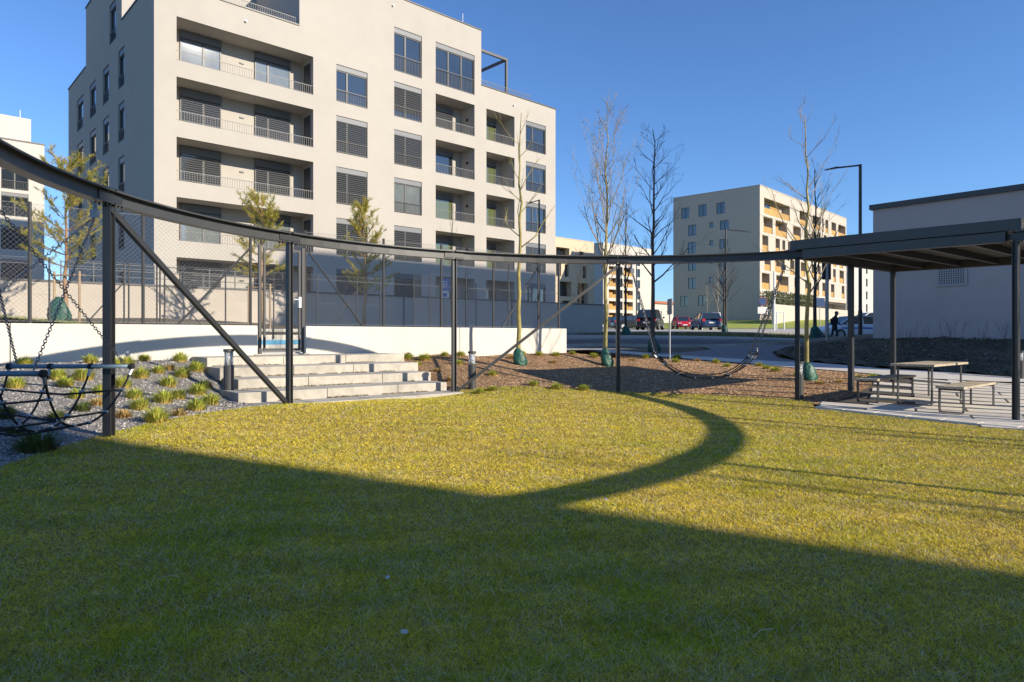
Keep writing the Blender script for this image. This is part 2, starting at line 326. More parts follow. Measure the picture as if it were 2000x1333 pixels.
# ------------------------------------------------------------------ grass blades on the lawn
def blades(name, pts, hgt, wid, cols, m, lean=.6):
    n = len(pts); th = rng.uniform(0, 2*math.pi, n); ph = rng.uniform(0, 2*math.pi, n); ln = rng.uniform(.1, lean, n)*hgt
    dx, dy = np.cos(th)*wid/2, np.sin(th)*wid/2
    b0 = pts + np.c_[-dx, -dy, np.zeros(n)]; b1 = pts + np.c_[dx, dy, np.zeros(n)]
    tp = pts + np.c_[np.cos(ph)*ln, np.sin(ph)*ln, hgt]
    V = np.empty((3*n, 3)); V[0::3] = b0; V[1::3] = b1; V[2::3] = tp
    return np_mesh(name, V, np.arange(3*n).reshape(n, 3), m, np.repeat(cols, 3, 0))
def noise2(x, y, s, seed):
    r_ = np.random.default_rng(seed); o = np.zeros(len(x))
    for _ in range(7):
        kx, ky = r_.normal(0, s, 2); o += np.sin(kx*x+ky*y+r_.uniform(0, 6.28))
    return o/7
N = 1500000
u_ = rng.uniform(0, 1, N); dist = 1.9*(17.5/1.9)**(u_**0.92); ang = rng.uniform(-.80, .80, N)
gx, gy = np.tan(ang)*dist, dist
k = inpoly(gx, gy, lawn_poly); gx, gy = gx[k], gy[k]
g_z = gz(gx, gy) + .008; dd = gy[:]
tone = noise2(gx, gy, 1.6, 3) + .8*noise2(gx, gy, 5, 4) + .5*noise2(gx, gy, .5, 8) + .9*noise2(gx, gy, 13, 9) + .6*noise2(gx, gy, 30, 10) + rng.normal(0, .25, len(gx))
edge = np.hypot(gx-RING_C[0], gy-RING_C[1])
tone = tone + np.where((gy > 5) & (edge > RR-.35), .55, 0)
mixv = np.clip(.34+.42*tone, 0, 1)[:, None]
straw = np.array([.96, .74, .07]); green = np.array([.52, .53, .02])
cols = straw*(1-mixv)+green*mixv; cols *= rng.uniform(.45, 1.30, (len(gx), 1))*(1+.35*noise2(gx, gy, 22, 14)[:, None])
pale = rng.uniform(0, 1, len(gx)) < .12-.14*noise2(gx, gy, 9, 12); cols[pale] = np.array([.88, .78, .52])*rng.uniform(.6, 1.05, (pale.sum(), 1))
hg = rng.uniform(.008, .023, len(gx))*(1+.25*tone.clip(-1, 1)); hg[pale] *= 1.2
wd = (.0012 + .00062*dd)*rng.uniform(.7, 1.3, len(gx))
grass = obj('lawn_grass', blades('lawn_grass', np.c_[gx, gy, g_z], hg, wd, cols, GRASSM, 3.4))
tag(grass, 'short yellow and green winter grass covering the round lawn', 'grass', kind='stuff')
def chips(name, poly, n, smin, smax, palette, m, flat=.45, dens=True, zlift=.012):
    pa = np.array([p[:2] for p in poly]); lo, hi = pa.min(0), pa.max(0)
    x = rng.uniform(max(lo[0], -13), hi[0], n*4); y = rng.uniform(max(lo[1], 1.5), hi[1], n*4)
    k = inpoly(x, y, poly); x, y = x[k][:n], y[k][:n]; n = len(x); z = gz(x, y)+zlift
    sc = rng.uniform(smin, smax, n)
    base = np.array([(1,0,0),(-.5,.8,0),(-.5,-.8,0),(0,0,1)], float)
    q = rng.normal(size=(n, 4, 3))*.22 + base[None]; q[:,:,2] *= flat
    th = rng.uniform(0, 6.28, n); c_, s_ = np.cos(th), np.sin(th)
    qx = q[:,:,0]*c_[:,None]-q[:,:,1]*s_[:,None]; qy = q[:,:,0]*s_[:,None]+q[:,:,1]*c_[:,None]
    V = np.stack([x[:,None]+qx*sc[:,None], y[:,None]+qy*sc[:,None]*.6, z[:,None]+q[:,:,2]*sc[:,None]], 2).reshape(-1, 3)
    i = np.arange(n)*4; Fc = np.concatenate([np.c_[i,i+1,i+3], np.c_[i+1,i+2,i+3], np.c_[i+2,i,i+3]])
    cl = np.array(palette)[rng.integers(0, len(palette), n)]*rng.uniform(.7, 1.25, (n, 1))
    return obj(name, np_mesh(name, V, Fc, m, np.repeat(cl, 4, 0)))
tag(chips('mulch', mul_poly, 52000, .010, .034, [(.44,.24,.11),(.26,.13,.06),(.58,.37,.18),(.11,.06,.03),(.72,.52,.30),(.36,.18,.08)], MULCHC, .35), 'brown bark mulch spread over the planting bed', 'mulch', kind='stuff')
tag(chips('gravel', grav_poly, 60000, .010, .024, [(.36,.335,.30),(.24,.23,.22),(.48,.44,.38),(.13,.13,.13),(.66,.62,.56)], GRAVC, .7), 'grey crushed gravel covering the sloping bed by the net swing', 'gravel', kind='stuff')
mound_poly = [G(1512, 690), G(1545, 680), G(1610, 672), (13.0, 25.0), (19.4, 17.9), G(2200, 748), G(2000, 740), G(1720, 721), G(1580, 708), G(1522, 699)]
sheet('soil_mound', mound_poly, .35, SOIL, .05, rough=.035)
tag(chips('leaf_litter', mound_poly, 5000, .02, .07, [(.10,.07,.05),(.16,.12,.08),(.07,.08,.03),(.05,.04,.03)]*9+[(.4,.38,.35)], MULCHC, .5, zlift=.07), 'dark leaf litter and small stones on the bare earth mound', 'leaf litter', kind='stuff')

def strip_blades(name, pts_fn, n, h, label, c1, c2):
    p = pts_fn(n); cc = rng.uniform(0, 1, (len(p), 1)); cols = np.array(c1)*cc+np.array(c2)*(1-cc)
    o = obj(name, blades(name, p, rng.uniform(h*.4, h, len(p)), np.full(len(p), h*.13), cols, GRASSM, 1.0)); tag(o, label, 'grass', kind='stuff')
def fn(n):
    s = rng.uniform(-12, 16.5, n); q = rng.uniform(-15.8, -9.6, n); X = W0[0]+UW[0]*s+NW[0]*q; Y = W0[1]+UW[1]*s+NW[1]*q
    return np.c_[X, Y, strip_z(s)-.01]
strip_blades('strip_grass', fn, 24000, .16, 'green grass strip in front of the long beige boundary wall', (.20,.27,.04), (.30,.28,.08))
def fn(n):
    pp = np.array([p[:2] for p in mound_poly]); lo, hi = pp.min(0), pp.max(0); x = rng.uniform(lo[0], hi[0], n); y = rng.uniform(lo[1], hi[1], n)
    k = inpoly(x, y, mound_poly) & (noise2(x, y, 1.2, 5) > .12); return np.c_[x[k], y[k], gz(x[k], y[k])+.06]
strip_blades('mound_weeds', fn, 14000, .09, 'low dark weeds scattered over the earth mound by the utility building', (.07,.10,.03), (.14,.12,.05))
def fn(n):
    x = rng.uniform(-3, 24, n); y = rng.uniform(43.4, 48.2, n); return np.c_[x, y, gz(x, y)+.03]
strip_blades('verge_plants', fn, 9000, .22, 'low dark planting along the verge beyond the road', (.10,.12,.04), (.20,.16,.08))

# ------------------------------------------------------------------ tufts
def tuft_mesh(n, h, w, c1, c2, c3, seed):
    global rng
    r_ = np.random.default_rng(seed); a = r_.uniform(0, 6.28, n); rad = np.sqrt(r_.uniform(0, 1, n))*w*.38
    hh = r_.uniform(.55, 1, n)*h*(1-.5*(rad/(w*.38))**2); out = r_.uniform(.1, 1.0, n)*w*.62; wd = r_.uniform(.004, .008, n)
    p0 = np.c_[np.cos(a)*rad, np.sin(a)*rad, np.zeros(n)]; dr = np.c_[np.cos(a+r_.normal(0, .5, n)), np.sin(a+r_.normal(0, .5, n)), np.zeros(n)]
    p1 = p0+dr*(out*.35)[:,None]+np.c_[np.zeros(n), np.zeros(n), hh*.65]; p2 = p0+dr*out[:,None]+np.c_[np.zeros(n), np.zeros(n), hh*r_.uniform(.75, 1, n)]
    sd = np.c_[-np.sin(a), np.cos(a), np.zeros(n)]*wd[:,None]
    V = np.stack([p0-sd, p0+sd, p1+sd*.8, p1-sd*.8, p2], 1).reshape(-1, 3); i = np.arange(n)*5
    Fc = np.concatenate([np.c_[i, i+1, i+2], np.c_[i, i+2, i+3], np.c_[i+3, i+2, i+4]])
    low = r_.uniform(0, 1, n) < .45
    top = np.where(low[:,None], np.array(c2)[None], np.array(c1)[None])*r_.uniform(.7, 1.3, (n, 1)); bot = np.array(c3)[None]*np.ones((n, 1))
    cl = np.stack([bot, bot, top, top, top], 1).reshape(-1, 3)
    return np_mesh('grass_tuft', V, Fc, GRASSM, cl)
GREEN_T = [tuft_mesh(260, .25, .27, (.27,.36,.04), (.50,.48,.09), (.58,.40,.13), s) for s in (1,2,3,4)]
DRY_T = [tuft_mesh(150, .17, .24, (.48,.30,.10), (.42,.36,.12), (.38,.22,.09), s) for s in (5,6)]
DARK_T = [tuft_mesh(300, .30, .40, (.08,.13,.03), (.14,.18,.05), (.12,.10,.04), s) for s in (7,8)]
gt = [(352,708,1.1),(384,727,1.2),(275,741,1.15),(310,731,.9),(357,739,1.15),(330,757,1.1),(387,772,1.15),(263,781,1),(293,773,.0),(320,789,1.2),(348,781,1),(411,792,1.15),(384,804,1.1),(273,803,1.1),
      (306,828,1.25),(163,745,1.3),(112,743,1.15),(177,711,1),(84,702,.9),(128,757,1),(240,760,1.1),(228,718,1.05),(247,716,1.1),(282,707,.9),(196,772,.9),(150,780,.9),(48,716,1.0),(30,760,1.1)]
for i, (x, y, s) in enumerate(gt):
    if not s: continue
    p = G(x, y); o = obj('grass_tuft', GREEN_T[i % 4], loc=p, rz=i*1.3); o.scale = (s*.95, s*.95, s*.95)
    w_ = ('at the foot of the white wall' if y < 722 else 'beside the net swing') if x < 252 else ('at the foot of the white wall' if y < 730 else 'beside the lawn edge' if y > 797 else 'next to the bollard light and steps' if x > 375 else 'in the middle of the bed')
    tag(o, 'small green ornamental grass tuft in the grey gravel, ' + w_, 'grass tuft', 'green tufts in the gravel bed')
for i, (x, y) in enumerate(((332,724),(240,818),(350,814),(190,795))):
    o = obj('grass_tuft', DRY_T[i % 2], loc=G(x, y), rz=i); tag(o, 'small dried orange straw tuft standing in the grey gravel slope', 'grass tuft', 'dry tufts in the gravel bed')
for i, (x, y, s) in enumerate(((400,760,.9),(160,805,.8),(112,822,.8),(8,820,1),(72,886,1.3),(30,850,.7),(520,792,.0))):
    if not s: continue
    o = obj('grass_tuft', DARK_T[i % 2], loc=G(x, y), rz=i); o.scale = (s*.8,)*3
    tag(o, 'dark green grass tuft in the gravel ' + ('beside the steps' if x > 300 else 'nearest the camera, below the net swing' if y > 880 else 'under the net swing'), 'grass tuft', 'dark tufts in the gravel bed')
mt = [(797,703),(815,716),(829,705),(853,727),(868,697),(899,697),(936,693),(963,694),(1020,694),(1053,696),(1086,697),(1082,710),(895,714),(962,735),(963,765),(1002,702),(1043,755),(1088,762),(1118,694),(1235,706),(1262,701),
      (1277,696),(1322,702),(1362,707),(1398,711),(1497,722),(1515,727),(880,746),(938,770),(1140,764),(1483,717),(1640,748),(1676,742),(1705,742),(1560,735),(1600,752),(1420,718),(1320,709),(1160,700),(1205,697)]
for i, (x, y) in enumerate(mt):
    s = random.Random(i).uniform(.7, 1.15); dry = i % 4 == 3
    o = obj('grass_tuft', (DRY_T[i % 2] if dry else GREEN_T[i % 4]), loc=G(x, y), rz=i*.9); o.scale = (s*1.0, s*1.0, s*.85)
    w_ = 'close by the steps' if x < 905 and y > 700 else 'at the white wall foot' if x < 1110 and y < 702 else 'along the lawn edge' if y > 740 else 'along the path edge' if x > 1110 else 'between bollard and first tree'
    tag(o, ('small straw coloured tuft in the brown bark mulch, ' if dry else 'small yellow green grass tuft in the brown bark mulch, ') + w_, 'grass tuft', 'dry tufts in the mulch bed' if dry else 'green tufts in the mulch bed')

# ------------------------------------------------------------------ steel ring
ZT, ZB = 1.62+H0, 1.46+H0
ring = thing('ring_frame', 'large circular anthracite steel beam ring on posts encircling the lawn', 'steel ring', (RING_C[0], RING_C[1], 0))
cx, cy = RING_C
def beam_seg(a0, a1, k=10):
    m = MB(); prof = [(-.08,ZT),(.08,ZT),(.08,ZT-.02),(.006,ZT-.02),(.006,ZB+.013),(.072,ZB+.013),(.072,ZB),(-.072,ZB),(-.072,ZB+.013),(-.006,ZB+.013),(-.006,ZT-.02),(-.08,ZT-.02)]
    n = len(prof)
    for i in range(k+1):
        a = R(a0+(a1-a0)*i/k)
        for r, z in prof: m.v.append(((RR+r)*math.cos(a), (RR+r)*math.sin(a), z))
    for i in range(k):
        for j in range(n):
            p, q = i*n+j, i*n+(j+1) % n; m.f.append((p, q, q+n, p+n))
    m.f.append(tuple(range(n))); m.f.append(tuple(k*n+j for j in reversed(range(n)))); return m
ang_l = POST_A[1:11]
segs = [(ang_l[i], ang_l[i+1]) for i in range(len(ang_l)-1)] + [(325, 360), (0, 30.3)]
for a0, a1 in segs:
    o = put('beam', beam_seg(a0+.12, a1-.12), STEELB, ring)
for i, a in enumerate(POST_A):
    if i == 0: a_ = R(a)
    a_ = R(a); c, s = math.cos(a_), math.sin(a_); px_, py_ = RR*c, RR*s
    zg = g1(cx+px_, cy+py_) - .15
    m = MB(); h = .040 if a != 176.9 else .045
    def pt(r, t): return (px_+c*r-s*t, py_+s*r+c*t)
    # H-shaped post: two flanges and a web
    for r0, r1, t0, t1 in ((-h, h, -h, -h+.012), (-h, h, h-.012, h), (-.008, .008, -h+.012, h-.012)):
        m.prism([pt(r0, t0), pt(r1, t0), pt(r1, t1), pt(r0, t1)], zg, ZB)
    put('post', m, STEEL, ring)
    b = MB()
    for dt in (-.16, -.10, .10, .16):
        for r in (-.045, .045):
            q = pt(r, dt); b.prism([(q[0]+.011*math.cos(k*1.047), q[1]+.011*math.sin(k*1.047)) for k in range(6)], ZB-.022, ZB); b.prism([(q[0]+.011*math.cos(k*1.047), q[1]+.011*math.sin(k*1.047)) for k in range(6)], ZT, ZT+.02)
    tag(put('bolt_set', b, DARK, ring), kind='stuff')
    b = MB(); b.prism([pt(-.082, -.2), pt(.082, -.2), pt(.082, .2), pt(-.082, .2)], ZT+.0005, ZT+.011); b.prism([pt(-.026, -.2), pt(-.008, -.2), pt(-.008, .2), pt(-.026, .2)], ZB+.03, ZT-.03)
    put('splice_plate', b, STEEL, ring)
def loc(p, z): return (p[0]-cx, p[1]-cy, z)
put('brace', MB().bar(loc(PX[5], ZB-.04), loc((PX[4][0]-.04, PX[4][1]-.02), g1(*PX[4])+.03), .06), STEEL, ring)
put('brace', MB().bar(loc(PX[2], ZB-.04), loc((PX[3][0]+.04, PX[3][1]), g1(*PX[3])+.03), .05), STEEL, ring)

# ------------------------------------------------------------------ net swings
def chain_mb(m, a, b, link=.045, wire=.0045):
    a, b = Vector(a), Vector(b); d = b-a; n = max(2, int(d.length/(link*.78))); d.normalize(); s = d.orthogonal().normalized(); t = d.cross(s)
    for i in range(n):
        c = a.lerp(b, (i+.5)/n); w_ = s if i % 2 else t; L = link*.5; Wd = link*.3; pts = []
        for k in range(9):
            th = 2*math.pi*k/8; pts.append(c + d*(L*math.cos(th)) + w_*(Wd*math.sin(th)))
        m.tube(pts, wire, 4, caps=False)
def net_swing(label, A1, A2, zb, mid, wx, wy, width, length, sag, linkscale=1.0, wire=.0045):
    """mid = centre; (wx,wy) unit vector along the pair of bars; the bars are 'length' apart"""
    root = thing('net_swing', label, 'net swing', (mid[0], mid[1], 0), group='rope net swings hung from the steel ring'); ax, ay = -wy, wx
    def pt(a, b, z): return (ax*a + wx*b, ay*a + wy*b, z)
    bars = []
    for sgn in (-1, 1):
        o = put('spreader_bar', MB().tube([pt(sgn*length/2, -width/2, zb), pt(sgn*length/2, width/2, zb)], .024, 12), BAR, root, smooth=True)
        for e in (-1, -.33, .33, 1):
            q = pt(sgn*length/2, e*width/2*.985, zb); d = Vector((wx, wy, 0))*.018
            put('rope_clamp', MB().tube([Vector(q)-d, Vector(q)+d], .036, 10), RUBBER, o)
    for A, sgn in ((A1, -1), (A2, 1)):
        At = (A[0]-mid[0], A[1]-mid[1], ZB-.02)
        m = MB()
        for e in (-1, 1): chain_mb(m, (At[0], At[1], At[2]-.16), pt(sgn*length/2, e*width/2*.86, zb+.03), .045*linkscale, wire)
        put('chain', m, CHAIN, root)
        sh = MB().tube([At, (At[0], At[1], At[2]-.10)], .022, 8); sh.box(At[0]-.035, At[0]+.035, At[1]-.03, At[1]+.03, At[2]-.17, At[2]-.08); put('swivel', sh, GALV, root)
    stations = [-1, -.8, -.5, -.17, .17, .5, .8, 1]
    def prof(t, e):
        z = zb - sag*(1-abs(t)**2.6)*(1-.12*abs(e)); return pt(t*length/2*(1.0+.02*abs(e)), e*width/2*(1-.18*(1-abs(t)**2)), z)
    rp = MB(); kn = MB()
    for e in (-1, -.33, .33, 1):
        rp.tube([prof(-1+2*i/16, e) for i in range(17)], .0115, 6)
    for t in (-.8, -.5, -.17, .17, .5, .8):
        rp.tube([tuple(Vector(prof(t, -1+2*i/6))-Vector((0, 0, .02*math.sin(i/6*math.pi)))) for i in range(7)], .0115, 6)
        for e in (-1, -.33, .33, 1):
            q = Vector(prof(t, e)); kn.tube([q+Vector((wx, wy, 0))*-.025, q+Vector((wx, wy, 0))*.025], .018, 6)
    for e in (-1, -.33, .33, 1):
        for sg in (-1, 1):
            a, b = Vector(prof(sg, e)), Vector(prof(sg*.93, e)); kn.tube([a.lerp(b, .3), b], .018, 6)
    put('rope_net', rp, ROPE, root, smooth=True); tag(put('connector_set', kn, ALU, root), kind='stuff')
    return root
net_swing('large rope net swing hanging over the gravel at the left edge', (-4.48, 7.33), (-4.28, 5.4), H0-.33, (-4.80, 6.72), 1, 0.02, 1.34, 1.45, .62)
net_swing('rope net swing seen edge on, hanging over the mulch bed', P(1235, 13.75), P(1530, 13.1), H0-.33, P(1374, 13.4), -.25, -.968, 1.34, 1.85, .52, 1.3, .007)

# ------------------------------------------------------------------ pavilion
A = Vector(PX[1]); Dp = Vector(PX[0]); Cc = Vector(P(1735, 15.5)); uu = (Cc-A).normalized(); Lc = 4.2; nn = (Dp-A); Ln = nn.length; nn.normalize()
pav = thing('pavilion', 'open dark steel pavilion with flat corrugated roof over the picnic table', 'pavilion', (A.x, A.y, 0))
def pv(a, b): q = uu*a + nn*b; return (q.x, q.y)
def pbox(a0, a1, b0, b1, z0, z1, m=None):
    m = m or MB(); m.prism([pv(a0, b0), pv(a0, b1), pv(a1, b1), pv(a1, b0)], z0, z1); return m
for a, b in ((0.05, .08), (Lc/2, 0.05), (Lc, .05), (.0, Ln), (Lc, Ln), (Lc/2, Ln)):
    if (a, b) in ((0.05, .08), (0.0, Ln)): continue
    q = pv(a, b); zg = g1(A.x+q[0], A.y+q[1])
    put('post', pbox(a-.045, a+.045, b-.045, b+.045, zg-.1, ZB-.001), STEEL, pav)
put('beam', pbox(-.065, .065, .12, Ln-.12, ZB, ZT-.001), STEELB, pav)
put('beam', pbox(Lc-.065, Lc+.065, -.06, Ln+.06, ZB, ZT-.001), STEELB, pav)
put('beam', pbox(.066, Lc-.066, -.055, .055, ZB+.002, ZT-.003), STEELB, pav)
put('beam', pbox(.066, Lc-.066, Ln-.055, Ln+.055, ZB+.002, ZT-.003), STEELB, pav)
for k in range(1, 5):
    b = Ln*k/5; put('joist', pbox(.07, Lc-.07, b-.03, b+.03, ZB+.03, ZT-.006), STEEL, pav)
m = MB(); k = 30
for i in range(k):
    a0 = .08+(Lc-.16)*i/k; a1 = .08+(Lc-.16)*(i+1)/k; zz = ZT-.004+(.035 if i % 2 else 0)
    pbox(a0, a1, .02, Ln-.02, zz, zz+.006, m)
put('roof_deck', m, DECK, pav)
for args in ((-.09, -.075, -.09, Ln+.09), (Lc+.075, Lc+.09, -.09, Ln+.09), (-.075, Lc+.075, -.09, -.075), (-.075, Lc+.075, Ln+.075, Ln+.09)):
    put('fascia', pbox(*args, ZT+.012, ZT+.185), STEELB, pav)
put('roof', pbox(-.074, Lc+.074, -.074, Ln+.074, ZT+.045, ZT+.165), DARK, pav)

# ------------------------------------------------------------------ picnic table and benches
def planks(root, name, L, Wd, n, z, th, prt=None):
    w1 = Wd/n
    me = MB().box(-L/2, L/2, -w1/2+.005, w1/2-.005, 0, th).mesh('plank', PLANK)
    for i in range(n):
        obj('plank', me, root, (random.uniform(-.004, .004), -Wd/2+w1*(i+.5), z), bevel=.004)
def loop_leg(root, x, W_, h, th=.045, t=.022):
    m = MB(); r = .04; pts = [(x, -W_/2, h), (x, -W_/2, r), (x, -W_/2+r*.3, r*.3), (x, -W_/2+r, .011), (x, W_/2-r, .011), (x, W_/2-r*.3, r*.3), (x, W_/2, r), (x, W_/2, h)]
    # flat steel hoop
    n0 = len(m.v)
    for (x_, y_, z_) in pts:
        iy = -1 if y_ > 0 else 1
        inn = (y_ + iy*(.014 if abs(y_) > W_/2-.02 else .0), z_ + (.014 if z_ < .05 else 0))
        m.v += [(x-th, y_, z_), (x+th, y_, z_), (x+th, inn[0], inn[1]), (x-th, inn[0], inn[1])]
    for i in range(len(pts)-1):
        for j in range(4): m.f.append((n0+i*4+j, n0+i*4+(j+1) % 4, n0+(i+1)*4+(j+1) % 4, n0+(i+1)*4+j))
    m.box(x-th, x+th, -W_/2, W_/2, h-.002, h+.03)
    put('leg', m, STEEL, root, bevel=.003)
TD = math.atan2(.66, .75)
zt = g1(7.75, 12.65)+.03
tb = thing('picnic_table', 'picnic table with weathered plank top under the pavilion', 'table', (7.75, 12.65, zt), TD)
planks(tb, 'tabletop', 1.9, .72, 5, .70, .04)
loop_leg(tb, -.80, .56, .67, .04); loop_leg(tb, .80, .56, .67, .04)
b1 = thing('bench', 'backless plank bench left of the picnic table, its top in shade', 'bench', (7.08, 12.92, g1(7.1, 12.9)+.03), TD, 'benches beside the picnic table')
planks(b1, 'seat', 1.9, .42, 3, .41, .04); loop_leg(b1, -.85, .36, .38); loop_leg(b1, .85, .36, .38)
b2 = thing('bench', 'backless plank bench on the right and nearest side of the picnic table, sunlit', 'bench', (7.86, 11.78, g1(7.86, 11.78)+.03), TD, 'benches beside the picnic table')
planks(b2, 'seat', 1.9, .42, 3, .41, .04); loop_leg(b2, -.85, .36, .38); loop_leg(b2, .85, .36, .38)

# paving under the pavilion: single slabs in rows
pave_poly = [G(1592, 799), G(1640, 775), G(1700, 757), G(1745, 741), G(2000, 750), G(2200, 758), G(2400, 905), G(2080, 849)]
sheet('paving_bed', pave_poly, .5, mat('joint_soil', (.07, .06, .045), .95, noise=(20, .4)), .008)
E1 = Vector((.87, -.49)); E2 = Vector((.49, .87)); nslab = 0
slab_me = [MB().box(-.735, .735, -.212, .212, -.05, .0).mesh('paving_slab', SLAB) for _ in range(1)][0]
pav_ground = bpy.data.objects['paving_bed']
for i in range(-6, 9):
    for j in range(-8, 12):
        q = Vector((9.5, 13.2)) + E1*(i*1.51+(j % 2)*.75) + E2*(j*.515)
        ok = all(inpoly(np.array([q.x+E1.x*a+E2.x*b]), np.array([q.y+E1.y*a+E2.y*b]), pave_poly)[0] for a, b in ((-.62, 0), (.62, 0), (0, .12), (0, -.12)))
        if not ok: continue
        o = obj('paving_slab', slab_me, pav_ground, bevel=.006); nslab += 1
        a = Vector((*(q-E1*.6), 0)); b = Vector((*(q+E1*.6), 0)); c = Vector((*(q+E2*.22), 0)); a.z = g1(a.x, a.y); b.z = g1(b.x, b.y); c.z = g1(c.x, c.y); ctr = (a+b)/2
        ex = (b-a).normalized(); ez = ex.cross((c-ctr)).normalized(); ey = ez.cross(ex)
        M = Matrix((ex, ey, ez)).transposed().to_4x4(); M.translation = ctr+Vector((0, 0, .035+random.uniform(-.003, .003))); o.matrix_world = M
m = MB(); ea, eb = Vector(G(1592, 799)[:2]), Vector(G(2075, 849)[:2])
put_n = 7
for i in range(put_n):
    a = ea.lerp(eb, i/put_n); b = ea.lerp(eb, (i+1)/put_n-.004); nr = Vector((-(b-a).y, (b-a).x)).normalized()*.28
    me = MB(); za, zb_ = g1(a.x, a.y)+.045, g1(b.x, b.y)+.045
    me.v = [(a.x, a.y, za-.12), (b.x, b.y, zb_-.12), (b.x+nr.x, b.y+nr.y, zb_-.12), (a.x+nr.x, a.y+nr.y, za-.12), (a.x, a.y, za), (b.x, b.y, zb_), (b.x+nr.x, b.y+nr.y, zb_), (a.x+nr.x, a.y+nr.y, za)]
    me.f = [(4,5,6,7),(0,1,5,4),(1,2,6,5),(2,3,7,6),(3,0,4,7)]
    put('edge_slab', me, SLAB, pav_ground, bevel=.006)

# ------------------------------------------------------------------ white retaining wall, steps
ZW1, ZW0 = .222+H0, -.75+H0
rw = thing('retaining_wall', 'long low white concrete retaining wall behind the steps, carrying the chain link fence', 'wall', (W0[0], W0[1], 0), math.atan2(.6458, .7636))
for a, b in ((wall_s(-320), wall_s(20)), (wall_s(20), s_g0), (s_g1, wall_s(898)), (wall_s(898), wall_s(1107))):
    put('concrete_panel', MB().box(a+.006, b-.006, 0, .28, ZW0, ZW1), WHITEC, rw, bevel=.012)
put('sill', MB().box(s_g0-.1, s_g1+.1, .0, .26, ZW0, -.375+H0), CONC, rw, bevel=.006)
st = thing('steps', 'broad pale concrete block steps rising from the lawn to the gate', 'steps', (W0[0], W0[1], 0), math.atan2(.6458, .7636))
def step_block(a, b, q0, q1, z):
    put('step_block', MB().box(a+.004, b-.004, -q1, -q0, z+H0-.22, z+H0), CONC, st, bevel=.008)
def s_at(px, q):      # s on the line q in front of the wall seen at px
    r = (px-1000)/F; x0, y0 = W0+NW*q; return (r*y0-x0)/(UW[0]-r*UW[1])
ends = [(404, 790), (429, 817), (465, 842), (465, 873)]
qs = [0.03]+SQ
for k in range(4):
    l_, r_ = ends[k]; q0, q1 = qs[k]-(.25 if k else 0), qs[k+1]; z = SZ[k]
    sa, sm_ = s_at(l_, q1), s_at(r_, q1)
    cuts = [sa]; 
    while cuts[-1]+1.9 < sm_: cuts.append(cuts[-1]+1.2+.37*((k*37+len(cuts)*17) % 10)/10)
    cuts.append(sm_)
    for a, b in zip(cuts, cuts[1:]): step_block(a, b, q0, q1, z)
cuts = [s_at(480, 3.85)+i*1.0 for i in range(8)]
for a, b in zip(cuts, cuts[1:]):
    if b < s_at(885, 3.85)+.3: step_block(a, b, 3.38, 4.02-.05*(a-cuts[0])/3, SZ0+.003*(a-cuts[0]))

# moss, leaves and grit gathered at the foot of each riser
n_ = 2600; kk = rng.integers(0, 4, n_); ss_ = rng.uniform(3.1, 6.5, n_); qq = np.array(SQ)[kk] + np.abs(rng.normal(0, .025, n_)) + .004; zz_ = np.array([SZ[1], SZ[2], SZ[3], SZ0+.01])[kk]+H0
keep = noise2(ss_*3, kk*2.0, 2.0, 31) > -.12; ss_, qq, zz_ = ss_[keep], qq[keep], zz_[keep]
ptx = np.c_[W0[0]+UW[0]*ss_+NW[0]*qq, W0[1]+UW[1]*ss_+NW[1]*qq, zz_]
dc = np.array([(.16,.14,.05),(.22,.15,.08),(.10,.08,.05),(.30,.24,.12)])[rng.integers(0, 4, len(ptx))]
tag(obj('step_debris', blades('step_debris', ptx, rng.uniform(.006, .03, len(ptx)), rng.uniform(.012, .03, len(ptx)), dc, GRASSM, 2.0)), 'dry leaves and moss gathered along the foot of each concrete step', 'leaf litter', kind='stuff')

# ------------------------------------------------------------------ chain link fences
def fence_mesh(L, z0, z1, p=.085, wr=.0019):
    """diagonal wires of a chain link panel in the plane y = 0"""
    m = MB(); h = z1-z0; n = int((L+h)/p)+1
    for i in range(n):
        x = -h+i*p
        a0, a1 = max(0, x), min(L, x+h)
        if a1 > a0:
            m.tube([(a0, .002, z0+(a0-x)), (a1, .002, z0+(a1-x))], wr, 3, caps=False); m.tube([(a0, -.002, z1-(a0-x)), (a1, -.002, z1-(a1-x))], wr, 3, caps=False)
    return m
def fence(label, org, rz, posts, z0, z1, braces=(), rails=True, p=.085, prad=.03, pm=None, gap=()):
    root = thing('chain_link_fence', label, 'fence', (org[0], org[1], 0), rz); pm = pm or GALV_D
    for s in posts: put('post', MB().tube([(s, 0, z0-.25), (s, 0, z1+.03)], prad, 8), pm, root)
    for a, b in zip(posts, posts[1:]):
        if (a, b) in gap or b-a < .15: continue
        f = fence_mesh(b-a-.06, z0+.03, z1, p); o = put('wire_mesh', f, WIRE, root, (a+.03, 0, 0))
        for z in (z0+.04, (z0+z1)/2, z1-.005): put('tension_wire', MB().tube([(a+.03, -.004, z), (b-.03, -.004, z)], .003, 4), WIRE, root)
    for (s0, za, s1, zb_) in braces: put('brace', MB().tube([(s0, -.01, za), (s1, -.03, zb_)], .021, 6), pm, root)
    return root
GALV_D = mat('dark_galvanised', (.035, .036, .038), .6, spec=.6)
RZW = math.atan2(.6458, .7636); fz0, fz1 = ZW1, 2.31+H0
def ws(q): return [wall_s(x) for x in q]
fo = WL(0, -.14)
fence('chain link fence on the white wall left of the gate', fo, RZW, ws([-250, -95, 60, 283, 494]), fz0, fz1, [(wall_s(494), fz1-.45, wall_s(350), fz0)])
fence('chain link fence on the white wall right of the gate', fo, RZW, ws([601, 755, 868, 970, 1058, 1098]), fz0, fz1, [(wall_s(601), fz1-.35, wall_s(714), fz0), (wall_s(1056), fz1-.35, wall_s(985), fz0)])
